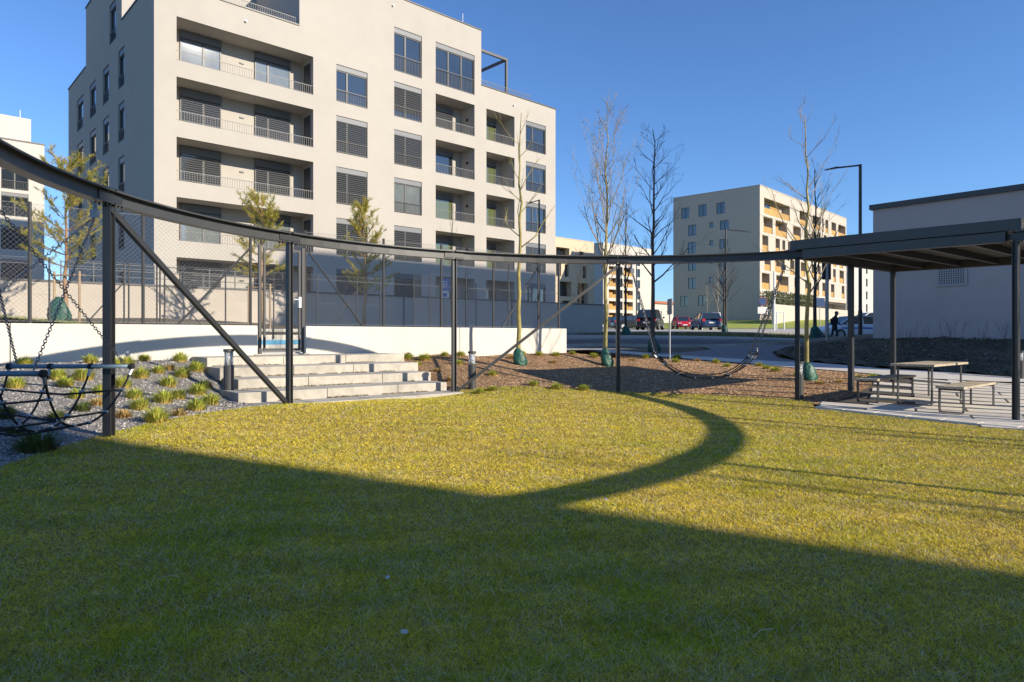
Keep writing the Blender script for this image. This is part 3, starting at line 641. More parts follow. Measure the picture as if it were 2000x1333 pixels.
bs = lambda px: (D_(20*2479/2576, 2576, px)-19.25)/.6458
bo = P(0, 19.25)
bz0, bz1 = .15+H0, 2.28+H0
fence('chain link fence along the far side of the sports court', bo, RZW, [bs(x) for x in (-200, -60, 97, 243, 252, 307, 313, 322, 441, 535, 620, 698, 743, 789, 860, 930, 1000)], bz0, bz1, [(bs(243), bz1-.6, bs(155), bz0), (bs(322), bz1-.6, bs(405), bz0), (bs(698), bz1-.5, bs(640), bz0)], p=.10, prad=.026)
fence('chain link fence closing the right end of the sports court', WL(wall_s(1100), -.2), RZW+math.pi/2, [0, 2.3, 4.6, 6.9, 8.0], fz0, fz1, p=.10, prad=.026)
bw = thing('court_wall', 'low white wall with a blue painted stripe seen through the gate', 'wall', (bo[0], bo[1], 0), RZW)
for i in range(9):
    put('concrete_panel', MB().box(-4+i*2.6, -1.41+i*2.6, .05, .25, -.5+H0, .26+H0), WHITEC, bw, bevel=.01)
    put('blue_stripe', MB().box(-4+i*2.6+.01, -1.42+i*2.6, .044, .049, -.30+H0, -.14+H0), STRIPE, bw)
# gate
gs0, gs1 = wall_s(513)+.02, wall_s(596)-.02
gt_ = thing('gate', 'tall narrow chain link gate in the gap of the white wall above the steps', 'gate', (fo[0], fo[1], 0), RZW)
gzb, gzt = -.34+H0, 1.88+H0
for s in (gs0-.03, gs1+.03): put('post', MB().bar((s, 0, gzb-.1), (s, 0, gzt+.06), .06), GALV_D, gt_)
a, b = gs0+.06, gs1-.06; fr = MB()
fr.bar((a, -.02, gzb+.03), (a, -.02, gzt), .045); fr.bar((b, -.02, gzb+.03), (b, -.02, gzt), .045); fr.bar((a+.023, -.02, gzt-.02), (b-.023, -.02, gzt-.02), .044); fr.bar((a+.023, -.02, gzb+.05), (b-.023, -.02, gzb+.05), .044)
put('gate_frame', fr, GALV_D, gt_)
put('threshold', MB().bar((gs0, -.02, gzb-.03), (gs1, -.02, gzb-.03), .04), GALV, gt_)
put('wire_mesh', fence_mesh(b-a, gzb+.06, gzt-.03, .07), WIRE, gt_, (a, -.02, 0))
hd = MB().box(b-.03, b+.03, -.07, .03, .62+H0, .86+H0); hd.bar((b, -.07, .80+H0), (b-.14, -.07, .80+H0), .018); put('handle', hd, GALV, gt_)

# ------------------------------------------------------------------ boundary wall of the garden
bd0 = 32*2031/2576; bwo = P(0, bd0); bws = lambda px: (D_(bd0, 2576, px)-bd0)/.6458
gw = thing('boundary_wall', 'long beige rendered garden wall with dark coping in front of the big apartment block', 'wall', (bwo[0], bwo[1], 0), RZW)
put('wall_body', MB().box(bws(-700), bws(1177), 0, .3, -1+H0, 2.08+H0), STUCCO_B, gw)
put('coping', MB().box(bws(-700)-.04, bws(1177)+.04, -.04, .34, 2.082+H0, 2.16+H0), FRAME, gw)
put('wall_return', MB().box(bws(1177)-.3, bws(1177)-.001, .301, 14, -1+H0, 2.078+H0), STUCCO_B, gw)
rl = MB(); 
for i in range(9): 
    s = bws(120)+i*1.1; rl.box(s-.02, s+.02, .1, .14, 2.161+H0, 2.95+H0)
for z in (2.4, 2.65, 2.9): rl.box(bws(120), bws(120)+8.8, .105, .135, z+H0, z+H0+.03)
put('railing', rl, FRAME, gw)

# ------------------------------------------------------------------ buildings
def wall_face(m, x0, x1, z0, z1, holes, back=True):
    """face in plane y=0 looking to -y, with rectangular holes (xa,xb,za,zb,depth)"""
    cx_ = sorted({x0, x1, *[h[0] for h in holes], *[h[1] for h in holes]}); cz = sorted({z0, z1, *[h[2] for h in holes], *[h[3] for h in holes]})
    cx_ = [c for c in cx_ if x0 <= c <= x1]; cz = [c for c in cz if z0 <= c <= z1]
    for i in range(len(cx_)-1):
        run = None
        for j in range(len(cz)-1):
            xm, zm = (cx_[i]+cx_[i+1])/2, (cz[j]+cz[j+1])/2
            inh = any(h[0] < xm < h[1] and h[2] < zm < h[3] for h in holes)
            if not inh: run = cz[j] if run is None else run
            if (inh or j == len(cz)-2) and run is not None:
                top = cz[j] if inh else cz[j+1]
                m.quad((cx_[i], 0, run), (cx_[i+1], 0, run), (cx_[i+1], 0, top), (cx_[i], 0, top)); run = None
    for xa, xb, za, zb, d in holes:
        m.quad((xa,0,za),(xa,d,za),(xa,d,zb),(xa,0,zb)); m.quad((xb,0,za),(xb,0,zb),(xb,d,zb),(xb,d,za))
        m.quad((xa,0,zb),(xa,d,zb),(xb,d,zb),(xb,0,zb)); m.quad((xa,0,za),(xb,0,za),(xb,d,za),(xa,d,za))
        if back: m.quad((xa,d,za),(xb,d,za),(xb,d,zb),(xa,d,zb))
    return m
_wc = {}
def cached(key, fn):
    if key not in _wc: _wc[key] = fn()
    return _wc[key]
def window(root, x, z, y, wd, ht, n=2, shutter=0.0, rail=None, box=.3, rz=0, glass=None, split=None, name='window'):
    """x,z = lower left corner in the building's frame on plane depth y; rz=-90deg for the end wall"""
    key = (round(wd, 2), round(ht, 2), n, round(box, 2))
    t = .06
    edges = split or [i/n for i in range(n+1)]
    def fm():
        m = MB(); top = ht-box
        m.box(0, wd, 0, .07, 0, t); m.box(0, wd, 0, .07, top-t, top); m.box(0, t, 0, .068, t, top-t); m.box(wd-t, wd, 0, .068, t, top-t)
        for e in edges[1:-1]: m.box(wd*e-.05, wd*e+.05, 0, .069, t, top-t)
        return m.mesh('window', FRAME)
    o = obj(name, cached(('w',)+key+tuple(edges), fm), root, (x, y, z), rz)
    for a, b in zip(edges, edges[1:]):
        x0, x1 = wd*a+.05, wd*b-.05
        obj('pane', cached(('g', round(x1-x0, 2), round(ht-box, 2), glass and glass.name), lambda: MB().box(0, x1-x0, 0, .01, t, ht-box-t).mesh('pane', glass or GLASS)), o, (x0, .04, 0))
    if box: obj('shutter_box', cached(('b', round(wd, 2), round(box, 2)), lambda: MB().box(0, wd, -.02, .10, 0, box).mesh('shutter_box', SHUT)), o, (0, -.03, ht-box))
    if shutter > 0:
        def sm():
            m = MB(); L = (ht-box)*shutter; k = max(1, int(L/.115))
            for i in range(k):
                zt_ = ht-box-i*.115; q = len(m.v); m.v += [(.02,-.055,zt_-.012),(wd-.02,-.055,zt_-.012),(wd-.02,-.005,zt_-.062),(.02,-.005,zt_-.062),(.02,-.05,zt_-.006),(wd-.02,-.05,zt_-.006),(wd-.02,0,zt_-.056),(.02,0,zt_-.056)]
                for f in ((0,3,2,1),(4,5,6,7),(0,1,5,4),(2,3,7,6)): m.f.append(tuple(q+t_ for t_ in f))
            return m.mesh('blind', SLAT)
        obj('blind', cached(('s',)+key+(round(shutter, 2),), sm), o)
    if rail:
        hh, yo = rail
        def rm():
            m = MB(); m.box(0, wd, -.012, .012, hh-.03, hh); m.box(0, wd, -.012, .012, .05, .075); k = int(wd/.115)
            for i in range(k+1):
                xx = .01+(wd-.02)*i/k; m.box(xx-.007, xx+.007, -.007, .007, .075, hh-.03)
            return m.mesh('railing', FRAME)
        obj('railing', cached(('r', round(wd, 2), hh), rm), o, (0, yo, 0))
    return o
def railing(root, x, y, z, L, hh, rz=0, sp=.125):
    def rm():
        m = MB(); m.box(0, L, -.012, .012, hh-.03, hh); m.box(0, L, -.012, .012, .04, .06); k = int(L/sp)
        for i in range(k+1):
            xx = .01+(L-.02)*i/k; m.box(xx-.008, xx+.008, -.008, .008, .06, hh-.03)
        return m.mesh('railing', RAILM)
    return obj('railing', cached(('R', round(L, 2), hh), rm), root, (x, y, z), rz)
RAILM = mat('railing_grey', (.13, .13, .13), .5)
# --- main apartment block
c0 = P(301, 33.3); MU = (.7339, .6794)
def tf(px): return (33.3*2139/(2440-px)-33.3)/.6794
def tl(px): return (33.3*535/(px+234)-33.3)/.7339
def tback(px, dep):
    r = (px-1000)/F; X0 = c0[0]-.6794*dep; Y0 = c0[1]+.7339*dep; return (r*Y0-X0)/(.7339-r*.6794)
main = thing('apartment_block', 'large cream apartment block with long loggias and grey shuttered windows filling the upper left', 'apartment building', (c0[0], c0[1], H0), math.atan2(.6794, .7339))
ZR = [15.94-3*k for k in range(5)]; HO = 2.17; zb0 = -1.5
XE, XS = tf(1085), tf(585); XM = tf(940); ZL, ZU = 17.45, 21.25
holes = []
bal = [(tf(345), tf(612))]; lg = [(tf(851), tf(927)), (tf(950), tf(1005))]
wins = []  # x0,x1,ztop,h,kind
for k, z in enumerate(ZR):
    holes.append((bal[0][0], bal[0][1], z-HO, z, 1.5))
    holes.append((tf(657), tf(718), z-HO, z, .22)); wins.append((tf(657), tf(718), z, HO, k))
    holes.append((tf(770), tf(824), z-HO, z, .22)); wins.append((tf(770), tf(824), z, HO, k))
    holes.append((lg[0][0], lg[0][1], z-HO, z, 1.5)); holes.append((lg[1][0], lg[1][1], z-HO, z, 1.5))
    holes.append((tf(1027), tf(1066), z-HO, z, .22)); wins.append((tf(1027), tf(1066), z, HO, k))
up = [(tf(770), tf(824), 19.35-2.73, 19.35, .22), (tf(851), tf(927), 19.35-2.73, 19.35, .22)]
wm = MB(); wall_face(wm, 0, XS, zb0, ZL, [h for h in holes if h[1] < XS])
# loggia crosses XS so build the lower storeys as one face, then the upper block on top
wm = MB(); wall_face(wm, 0, XE, zb0, 16.2, holes)
wall_face(wm, 0, XS, 16.2, ZL, []); wall_face(wm, XM, XE, 16.2, ZL, []); wall_face(wm, XS, XM, 16.2, ZU, up)
put('facade', wm, STUCCO, main)
DW = tl(134); Y1, Y2 = tl(238), tl(168)
lw = MB(); lhol = []
for px_ in (237, 207, 181.5, 156.8):
    for k, z in enumerate(ZR): lhol.append((tl(px_+6), tl(px_-6), z-2.15, z, .22))
lhol.append((tl(227), tl(214), 16.9, 19.2, .22))
fl = [(-h[1], -h[0], h[2], h[3], h[4]) for h in lhol]
wall_face(lw, -DW, 0, zb0, 16.25, [h for h in fl if h[3] < 16.3]); wall_face(lw, -Y1, 0, 16.25, ZL, []); wall_face(lw, -DW, -Y2, 16.25, ZL, []); wall_face(lw, -Y2, -Y1, 16.25, ZU, [h for h in fl if h[3] > 16.3])
put('end_wall', lw, STUCCO, main, (0, 0, 0), R(-90))
m = MB()
m.quad((XE,0,zb0),(XE,DW,zb0),(XE,DW,ZL),(XE,0,ZL)); m.quad((0,DW,zb0),(0,DW,ZL),(XE,DW,ZL),(XE,DW,zb0))
# upper block sides
m.quad((XM,0,16.3),(XM,Y2,16.3),(XM,Y2,ZU),(XM,0,ZU)); m.quad((XS,0,16.3),(XS,0,ZU),(XS,Y1,ZU),(XS,Y1,16.3)); m.quad((0,Y1,16.3),(XS,Y1,16.3),(XS,Y1,ZU),(0,Y1,ZU)); m.quad((0,Y2,16.3),(0,Y2,ZU),(XM,Y2,ZU),(XM,Y2,16.3))
put('rear_wall', m, STUCCO, main)
m = MB(); m.box(.02, XE-.02, .02, DW-.02, 16.55, 16.6); m.quad((.01, Y1, ZU-.1), (XM, Y1, ZU-.1), (XM, Y2, ZU-.1), (.01, Y2, ZU-.1)); m.quad((XS, .01, ZU-.1), (XM, .01, ZU-.1), (XM, Y1, ZU-.1), (XS, Y1, ZU-.1))
put('roof', m, STUCCO_G, main)
def cop(x0, x1, y0, y1, z): put('coping', MB().box(x0, x1, y0, y1, z, z+.07), FRAME, main)
cop(-.05, XS-.01, -.05, .3, ZL); cop(XM+.01, XE+.05, -.05, .3, ZL); cop(-.05, .3, .31, Y1-.01, ZL); cop(-.05, .3, Y2+.01, DW, ZL); cop(XE-.3, XE+.05, .31, DW, ZL)
cop(XS-.05, XM+.05, -.05, .3, ZU); cop(XM-.3, XM+.05, .31, Y2, ZU); cop(-.05, .3, Y1-.05, Y2+.05, ZU); cop(XS-.05, XS+.3, .31, Y1-.06, ZU); cop(.31, XS+.28, Y1-.05, Y1+.3, ZU+.002)
SHUTS = {(0,0):0, (0,1):1.0, (0,2):1.0, (0,3):.6, (0,4):0, (1,0):.82, (1,1):1.0, (1,2):0, (1,3):1.0, (1,4):0, (2,0):0, (2,1):0, (2,2):0, (2,3):1.0, (2,4):0}
for i, (x0, x1, z, h, k) in enumerate(wins):
    c_ = i % 3; sh = SHUTS.get((c_, k), 0)
    window(main, x0, z-h, .10, x1-x0, h, 2, sh, (.72, -.06), split=[0, .36, 1] if c_ != 1 else [0, .42, 1], box=.3, glass=(GLASS_C if (c_, k) == (1, 2) else None))
window(main, up[0][0], 19.35-2.73, .10, up[0][1]-up[0][0], 2.73, 2, 0, (1.05, -.06), split=[0, .42, 1], box=.32)
window(main, up[1][0], 19.35-2.73, .10, up[1][1]-up[1][0], 2.73, 3, 0, (1.05, -.06), box=.32)
bx0, bx1 = bal[0]
d1, d2, d3, d4 = tback(351, 1.5), tback(431, 1.5), tback(497, 1.5), tback(566, 1.5)
bsh = [0, .99, 1.0, 0, 1.0]
for k, z in enumerate(ZR):
    zb_ = z-HO
    gl = GLASS_C if k in (0, 3) else None
    window(main, d1, zb_+.005, 1.42, d2-d1, HO-.03, 2, bsh[k] if k != 1 else .99, split=[0, .56, 1], box=.36, glass=gl, name='balcony_door')
    window(main, d3, zb_+.005, 1.42, d4-d3, HO-.03, 2, bsh[k], split=[0, .36, 1], box=.36, glass=gl, name='balcony_door')
    railing(main, bx0, .06, zb_, bx1-bx0, .52)
    put('side_window', MB().box(bx1-.04, bx1-.002, .35, 1.12, zb_+.005, z-.25), FRAME, main)
    put('wall_lamp', MB().box((d2+d3)/2+.1, (d2+d3)/2+.32, 1.44, 1.5, z-.92, z-.84), FRAME, main)
    for li, (a, b) in enumerate(lg):
        e0, e1 = a+.55, tback(883 if li == 0 else 967, 1.5)
        window(main, e0, zb_+.005, 1.42, e1-e0, HO-.2, 1, 1.0 if (li == 0 and k in (0, 4)) else 0, box=.3, name='balcony_door', glass=(mat('green_glass', (.10, .12, .05), .06, spec=1, ior=1.6) if (li or k > 1) else None))
        railing(main, a, .06, zb_, b-a, .62)
        if k > 0 or li: put('rain_pipe', MB().tube([(e1+.75, 1.42, zb_), (e1+.75, 1.42, z)], .05, 8), ALU, main)
        if li == 0: put('wall_lamp', MB().box(b-.08, b-.005, .7, .86, z-.95, z-.8), DARK, main)
for h in lhol: window(main, .10, h[2], h[1], h[1]-h[0], h[3]-h[2], 1, 0, (.7, -.06), rz=R(-90), box=.32)
# terrace bits
railing(main, XM+.1, .18, ZL+.07, XE-XM-2.6, .42); railing(main, .3, .18, ZL+.07, XS-.45, .42)
put('window_band', MB().box(XS-3.2, XS-.1, 4.2, 4.3, ZL-.4, ZL+2.0), GLASS, main)
pg = MB(); pgx = tf(1001); 
pg.box(XM+.02, pgx, .5, .66, 20.1, 20.28); pg.box(pgx-.16, pgx, .5, .66, ZL-.3, 20.098); pg.box(pgx-.16, pgx, .662, 4.5, 20.102, 20.278); pg.box(XM+.02, pgx-.162, 4.34, 4.5, 20.1, 20.279); pg.box(pgx-.16, pgx, 4.34, 4.5, ZL-.3, 20.1)
put('pergola', pg, FRAME, main)
put('rooftop_box', MB().box(XM+.05, XM+3.0, 3.2, 5, ZL-.3, ZL+1.4), STUCCO, main)
for x in (tf(480), tf(767), tf(1003)): put('overflow_pipe', MB().tube([(x, -.12, 16.75 if x < 12 or x > 22 else 20.6), (x, .02, 16.75 if x < 12 or x > 22 else 20.6)], .055, 8), ALU, main)
put('aerial', MB().tube([(tf(911), .4, ZU), (tf(911), .4, ZU+.9)], .02, 5), ALU, main)

# --- generic distant building
def block(name, label, corner, D, vp, length, depth, z0, z1, m, fhol=(), ehol=(), rails=None, glass=None, cat='apartment building', cop_=True):
    o = P(corner, D); v = Vector((vp-1000, F)).normalized()
    root = thing(name, label, cat, (o[0], o[1], H0), math.atan2(v.y, v.x))
    put('facade', wall_face(MB(), 0, length, z0, z1, list(fhol)), m, root)
    put('end_wall', wall_face(MB(), -depth, 0, z0, z1, [(-h[1], -h[0], *h[2:]) for h in ehol]), m, root, rz=R(-90))
    b = MB(); b.quad((length,0,z0),(length,depth,z0),(length,depth,z1),(length,0,z1)); b.quad((0,depth,z0),(0,depth,z1),(length,depth,z1),(length,depth,z0)); b.quad((0,0,z1-.02),(length,0,z1-.02),(length,depth,z1-.02),(0,depth,z1-.02))
    put('rear_wall', b, m, root)
    if cop_: 
        put('coping', MB().box(-.06, length+.06, -.06, .3, z1, z1+.12), m if cop_ == 2 else FRAME, root); put('coping', MB().box(-.06, .3, .301, depth, z1, z1+.12), m if cop_ == 2 else FRAME, root)
    return root
# far ochre and cream block
Df = 107.0
def ff(px): return (Df*(2240-1484)/(2240-px)-Df)/.732
def fl_(px): return (Df*(1484+433)/(px+433)-Df)/.681
rows = [22.0-3*k for k in range(5)]
spec = [[(58,298),(388,460),(510,578),(598,612),(628,655),(685,728),(748,815)], [(52,138),(165,270),(330,400),(430,470),(500,540),(560,580),(612,640),(690,720),(760,810)],
        [(42,98),(165,205),(228,255),(280,308),(335,370),(430,470),(500,535),(560,590),(640,665),(700,730),(760,790)], [(62,120),(160,250),(300,340),(400,440),(500,540),(560,585),(640,665),(700,725),(760,800)],
        [(38,110),(172,285),(340,390),(440,480),(520,570),(600,630),(680,712),(780,805)]]
fh = []
for k, row in enumerate(spec):
    for a, b in row: fh.append((ff(1480+a*.21), ff(1480+b*.21), rows[k]-2.55, rows[k], 1.3))
fh.append((ff(1512), ff(1652), 3.4, 6.6, 2.5))
eh = []
for a, b, t_, q in ((795,845,655,722),(902,952,635,708),(1013,1065,622,692),(838,888,760,828),(970,995,745,778),(1035,1090,733,790),(835,885,868,938),(970,995,857,890),(1032,1085,848,908),(838,888,980,1045),(970,995,970,1003),(1032,1085,965,1020),(838,885,1090,1158),(968,992,1083,1118),(1032,1080,1080,1130),(790,837,1203,1265),(900,950,1198,1262),(1010,1040,1195,1240)):
    p0, p1 = 1080+a*.315, 1080+b*.315; Dm = Df*(1917)/((p0+p1)/2+433); zt_, zq = (657-(200+t_*.315))*Dm/F, (657-(200+q*.315))*Dm/F
    eh.append((fl_(p1), fl_(p0), zq, zt_, .25))
far = block('apartment_block', 'distant cream apartment block with ochre wooden loggias, centre right beyond the road', 1484, Df, 2240, ff(1653), fl_(1315), 1.0, 23.65, STUCCO_F, fh, eh, cop_=2)
for (a, b, z0, z1, d) in fh[:-1]:
    w_ = b-a
    put('loggia_panel', MB().box(a+.03, b-.03, .12, .2, z0+.02, z0+1.05), WOOD, far)
    pw = put('loggia_window', MB().box(a+w_*.12, a+w_*.88, d-.06, d-.001, z0+.02, z1-.25), WOOD, far)
    put('pane', MB().box(a+w_*.18, a+w_*.5, d-.085, d-.061, z0+.1, z1-.4), GLASS, pw)
for (a, b, z0, z1, d) in eh: window(far, .12, z0, b, b-a, z1-z0, 2 if b-a > 1.1 else 1, 0, None, box=.0, rz=R(-90))
m = MB()
for k in range(5): m.box(-.05, ff(1653), -.07, -.001, rows[k]-2.85, rows[k]-2.7)
put('cornice', m, WHITEC, far)
# middle building pair
def mfb(px, c, D): return (D*(2440-c)/(2440-px)-D)/.6794
cM = 1060; DM = 130*(2440-1153)/(2440-cM)
h_ = [(mfb(1086, cM, DM), mfb(1112, cM, DM), 13.6, 16.2, 1.2), (mfb(1131, cM, DM), mfb(1140, cM, DM), 13.6, 15.9, .5), (mfb(1103, cM, DM), mfb(1111, cM, DM), 10.9, 13.2, .5), (mfb(1138, cM, DM), mfb(1146, cM, DM), 10.9, 13.2, .5), (mfb(1086, cM, DM), mfb(1096, cM, DM), 10.9, 13.2, .5),
      (mfb(1090, cM, DM), mfb(1116, cM, DM), 7.3, 10.0, 1.2), (mfb(1099, cM, DM), mfb(1118, cM, DM), 3.6, 6.5, 1.2), (mfb(1128, cM, DM), mfb(1148, cM, DM), 3.6, 10.0, 1.0)]
mb_ = block('apartment_block', 'yellowish apartment block just right of the big cream block, half in shade', cM, DM, 2440, mfb(1160, cM, DM), 12, 0, 17.9, mat('stucco_ochre', (.55, .45, .32), .95, noise=(.7, .05)), h_, cop_=2)
for (a, b, z0, z1, d) in h_: put('window', MB().box(a, b, d-.05, d-.001, z0, z1), GLASS, mb_)
DN = 165; h_ = []
for k in range(8):
    z = 20.0-2.85*k
    for a, b, dd_ in ((1189, 1207, 1.4), (1218, 1236, 1.4), (1210, 1216, .4), (1244, 1250, .3)): h_.append((mfb(a, 1178, DN), mfb(b, 1178, DN), z-2.1, z, dd_))
h_ = [q for q in h_ if q[2] > .5]
nb = block('apartment_block', 'white apartment block with ochre balconies in the gap between two bare trees', 1178, DN, 2440, mfb(1276, 1178, DN), 9, -2, 22.6, STUCCO_W, h_, cop_=2)
for (a, b, z0, z1, d) in h_:
    put('window', MB().box(a+.02, b-.02, d-.06, d-.002, z0+.05, z1-.02), WOOD if d > 1 else GLASS, nb)
    if d > 1: put('balcony_panel', MB().box(a, b, .05, .12, z0, z0+.95), WOOD, nb)
# left white building
cL = -260; DL = 63*(2440-87)/(2440-cL)
def lf(px): return (DL*(2440-cL)/(2440-px)-DL)/.6794
h_ = []
for k, z in enumerate((15.3, 12.9, 9.9, 6.9, 3.9)):
    for a, b in ((2, 56), (-80, -30), (-200, -140)): h_.append((lf(a), lf(b), z-2.1, z, .2))
lb = block('apartment_block', 'white stepped apartment block at the left edge behind the pine', cL, DL, 2440, lf(87), 14, 0, 17.6, STUCCO_W, h_)
for (a, b, z0, z1, d) in h_: window(lb, a, z0, .1, b-a, z1-z0, 2, 0, (.8, -.05), box=.3)
put('upper_storey', MB().box(0, lf(65), 1.2, 12, 17.4, 20.1), STUCCO_W, lb); put('aerial', MB().tube([(lf(46), 2, 20.1), (lf(46), 2, 21)], .03, 5), ALU, lb)
# slender white block between the pavilion posts, far right
h_ = []
for k in range(7):
    for a, b in ((4, 5.5), (8, 9)): h_.append((a, b, 14.2-2.9*k, 16-2.9*k, .3))
rb = block('apartment_block', 'distant white apartment block glimpsed between the pavilion posts', 1664, 150, 2440, 26, 8, -1, 17.2, STUCCO_W, [q for q in h_ if q[2] > 0], cop_=2)
for (a, b, z0, z1, d) in [q for q in h_ if q[2] > 0]: put('window', MB().box(a, b, d-.05, d-.001, z0, z1), GLASS, rb)
sb = block('house', 'small distant terracotta and white house seen left of the far block', 1276, 190, 2440, 14, 8, -1, 9, STUCCO_W, [(2, 4, 5, 7, .3), (6, 8, 5, 7, .3), (2, 4, 1, 3, .3)], cat='house', cop_=2)
put('roof', MB().box(-.4, 14.4, -.4, 8.4, 9.1, 9.8), mat('terracotta', (.35, .12, .06), .8), sb)
# garden wall in front of the far block, right
q0 = P(1512, 98); gv = Vector((1240, 1333)).normalized()
lwll = thing('garden_wall', 'pale low wall and hedge below the far cream block', 'wall', (q0[0], q0[1], H0), math.atan2(gv.y, gv.x))
put('wall_body', MB().box(0, 60, 0, .4, .5, 4.6), STUCCO_F, lwll); put('railing', MB().box(0, 60, .1, .14, 5.5, 5.56), RAILM, lwll)
hp = np.c_[rng.uniform(0, 20, 3000), rng.uniform(.6, 2.4, 3000), rng.uniform(4.0, 6.6, 3000)]
obj('hedge', blades('hedge', hp, np.full(3000, .25), np.full(3000, .22), np.array([(.12,.13,.06)])*rng.uniform(.5, 1.6, (3000, 1)), GRASSM), lwll)

# utility building
uc = P(1705, 25.0); uv = Vector((1576, 1333)).normalized()
ub = thing('utility_building', 'plain grey rendered utility building with dark roof edge on the right', 'building', (uc[0], uc[1], H0), math.atan2(uv.y, uv.x))
put('wall', MB().box(0, 9, -16, 0, -1.5, 4.62), STUCCO_G, ub)
put('roof_edge', MB().box(-.1, 9.1, -16.1, .1, 4.622, 4.80), FRAME, ub)
def ul(px): r = (px-1000)/F; return (r*uc[1]-uc[0])/(uv.y+r*uv.x)     # distance along the visible face (towards -y)
g0, g1_ = ul(1829), ul(1889); gr = MB(); zg0, zg1 = 2.22, 2.88
gzm = lambda y, px: (657-y)*(uc[1]-uv.x*ul(px))/F
zg0, zg1 = gzm(559, 1860), gzm(520, 1860)
gr.box(-.05, -.002, -g1_, -g0, zg0, zg0+.05); gr.box(-.05, -.002, -g1_, -g0, zg1-.05, zg1); gr.box(-.05, -.002, -g0-.05, -g0, zg0+.051, zg1-.051); gr.box(-.05, -.002, -g1_, -g1_+.05, zg0+.051, zg1-.051)
for i in range(1, 13): y = -g1_+(g1_-g0)*i/13; gr.box(-.04, -.012, y-.015, y+.015, zg0+.051, zg1-.051)
for i in range(1, 9): z = zg0+(zg1-zg0)*i/9; gr.box(-.045, -.041, -g1_+.051, -g0-.051, z-.014, z+.014)
gg = put('vent_grille', gr, mat('grille_grey', (.36, .37, .38), .5), ub); put('opening', MB().box(-.008, -.001, -g1_+.03, -g0-.03, zg0+.02, zg1-.02), DARK, gg)
# two unseen neighbours that throw the shade
def plain_block(label, corner, a, b, z1):
    root = thing('apartment_block', label, 'apartment building', (corner[0], corner[1], 0), math.atan2(.6794, .7339))
    hs = [(2+i*4, 4+i*4, z, z+1.8, .2) for i in range(int(a/4)-1) for z in np.arange(1.5, z1-3, 3.0)]
    put('facade', MB().box(0, a, -b, 0, -3, z1), STUCCO, root)
    return root
T2 = 45; Pc = P(562, 38.0)
plain_block('cream apartment block beyond the right edge, shading the street', (Pc[0]+SX*T2, Pc[1]+SY*T2), 25, 17.2, 4.82+T2*TAN+H0)
q = (.15+28*SX, 4.96+28*SY); plain_block('cream apartment block behind the photographer, shading the near lawn', (q[0]-.7339*20, q[1]-.6794*20), 20, 14, 21)

# ------------------------------------------------------------------ bollard lights
def bollard():
    root = thing('bollard_light', 'x', 'bollard light')
    put('body', MB().lathe([(.078, -.12), (.078, .48), (.070, .485)], sides=20), BOLL, root, smooth=False)
    o = put('lamp_glass', MB().lathe([(.066, .486), (.066, .70)], sides=20), mat('clear_sleeve', (.8, .82, .84), .05, trans=.85, ior=1.3), root, smooth=True)
    put('diffuser', MB().lathe([(.042, .487), (.042, .70)], sides=14), LAMPG, root, smooth=True)
    put('cap', MB().lathe([(.082, .701), (.082, .735), (.075, .742)], sides=20), BOLL, root)
    return root
bp = bollard(); bl = [(P(447, 11.35), 'bollard light in the gravel left of the steps', 1.07), (P(922, 13.3), 'bollard light in the mulch right of the steps', 1.0), (P(1561, 13.15), 'bollard light beside the post at the pavilion corner', .98), (P(1993, 17.5), 'bollard light by the path at the right edge of the photo', 1.0)]
for i, (p, lab, s) in enumerate(bl):
    o = bp if i == 0 else tree_copy(bp); o.location = (p[0], p[1], g1(*p)); o.scale = (s, s, s); tag(o, lab, 'bollard light', 'bollard lights along the lawn and path')

# ------------------------------------------------------------------ trees
def branch(m, p, d, L, r, depth, rnd, up, spread, ratio, kids, wig=.12, tipr=.25):
    k = 4 if depth > 1 else 3; pts = [Vector(p)]; dirs = []; dv = Vector(d).normalized()
    for i in range(k):
        dv = (dv + Vector((rnd.gauss(0, wig), rnd.gauss(0, wig), rnd.gauss(0, wig)+up)) ).normalized(); pts.append(pts[-1]+dv*(L/k)); dirs.append(dv.copy())
    m.tube(pts, [max(.0020, r*(1-(1-tipr)*i/k)) for i in range(k+1)], 5 if depth > 2 else (4 if depth > 1 else 3), caps=False)
    if depth <= 0: return
    n = kids
    for j in range(n):
        t = rnd.uniform(.25, 1.0); i = min(k-1, int(t*k)); q = pts[i].lerp(pts[i+1], t*k-i); ax = dirs[i].orthogonal().normalized()
        ax.rotate(Matrix.Rotation(rnd.uniform(0, 6.28), 3, dirs[i])); nd = (dirs[i]+ax*spread*rnd.uniform(.7, 1.3)).normalized()
        branch(m, q, nd, L*ratio*rnd.uniform(.6, 1.1), max(.0035, r*.5*(1-.5*t)), depth-1, rnd, up, spread, ratio, kids, wig, tipr)
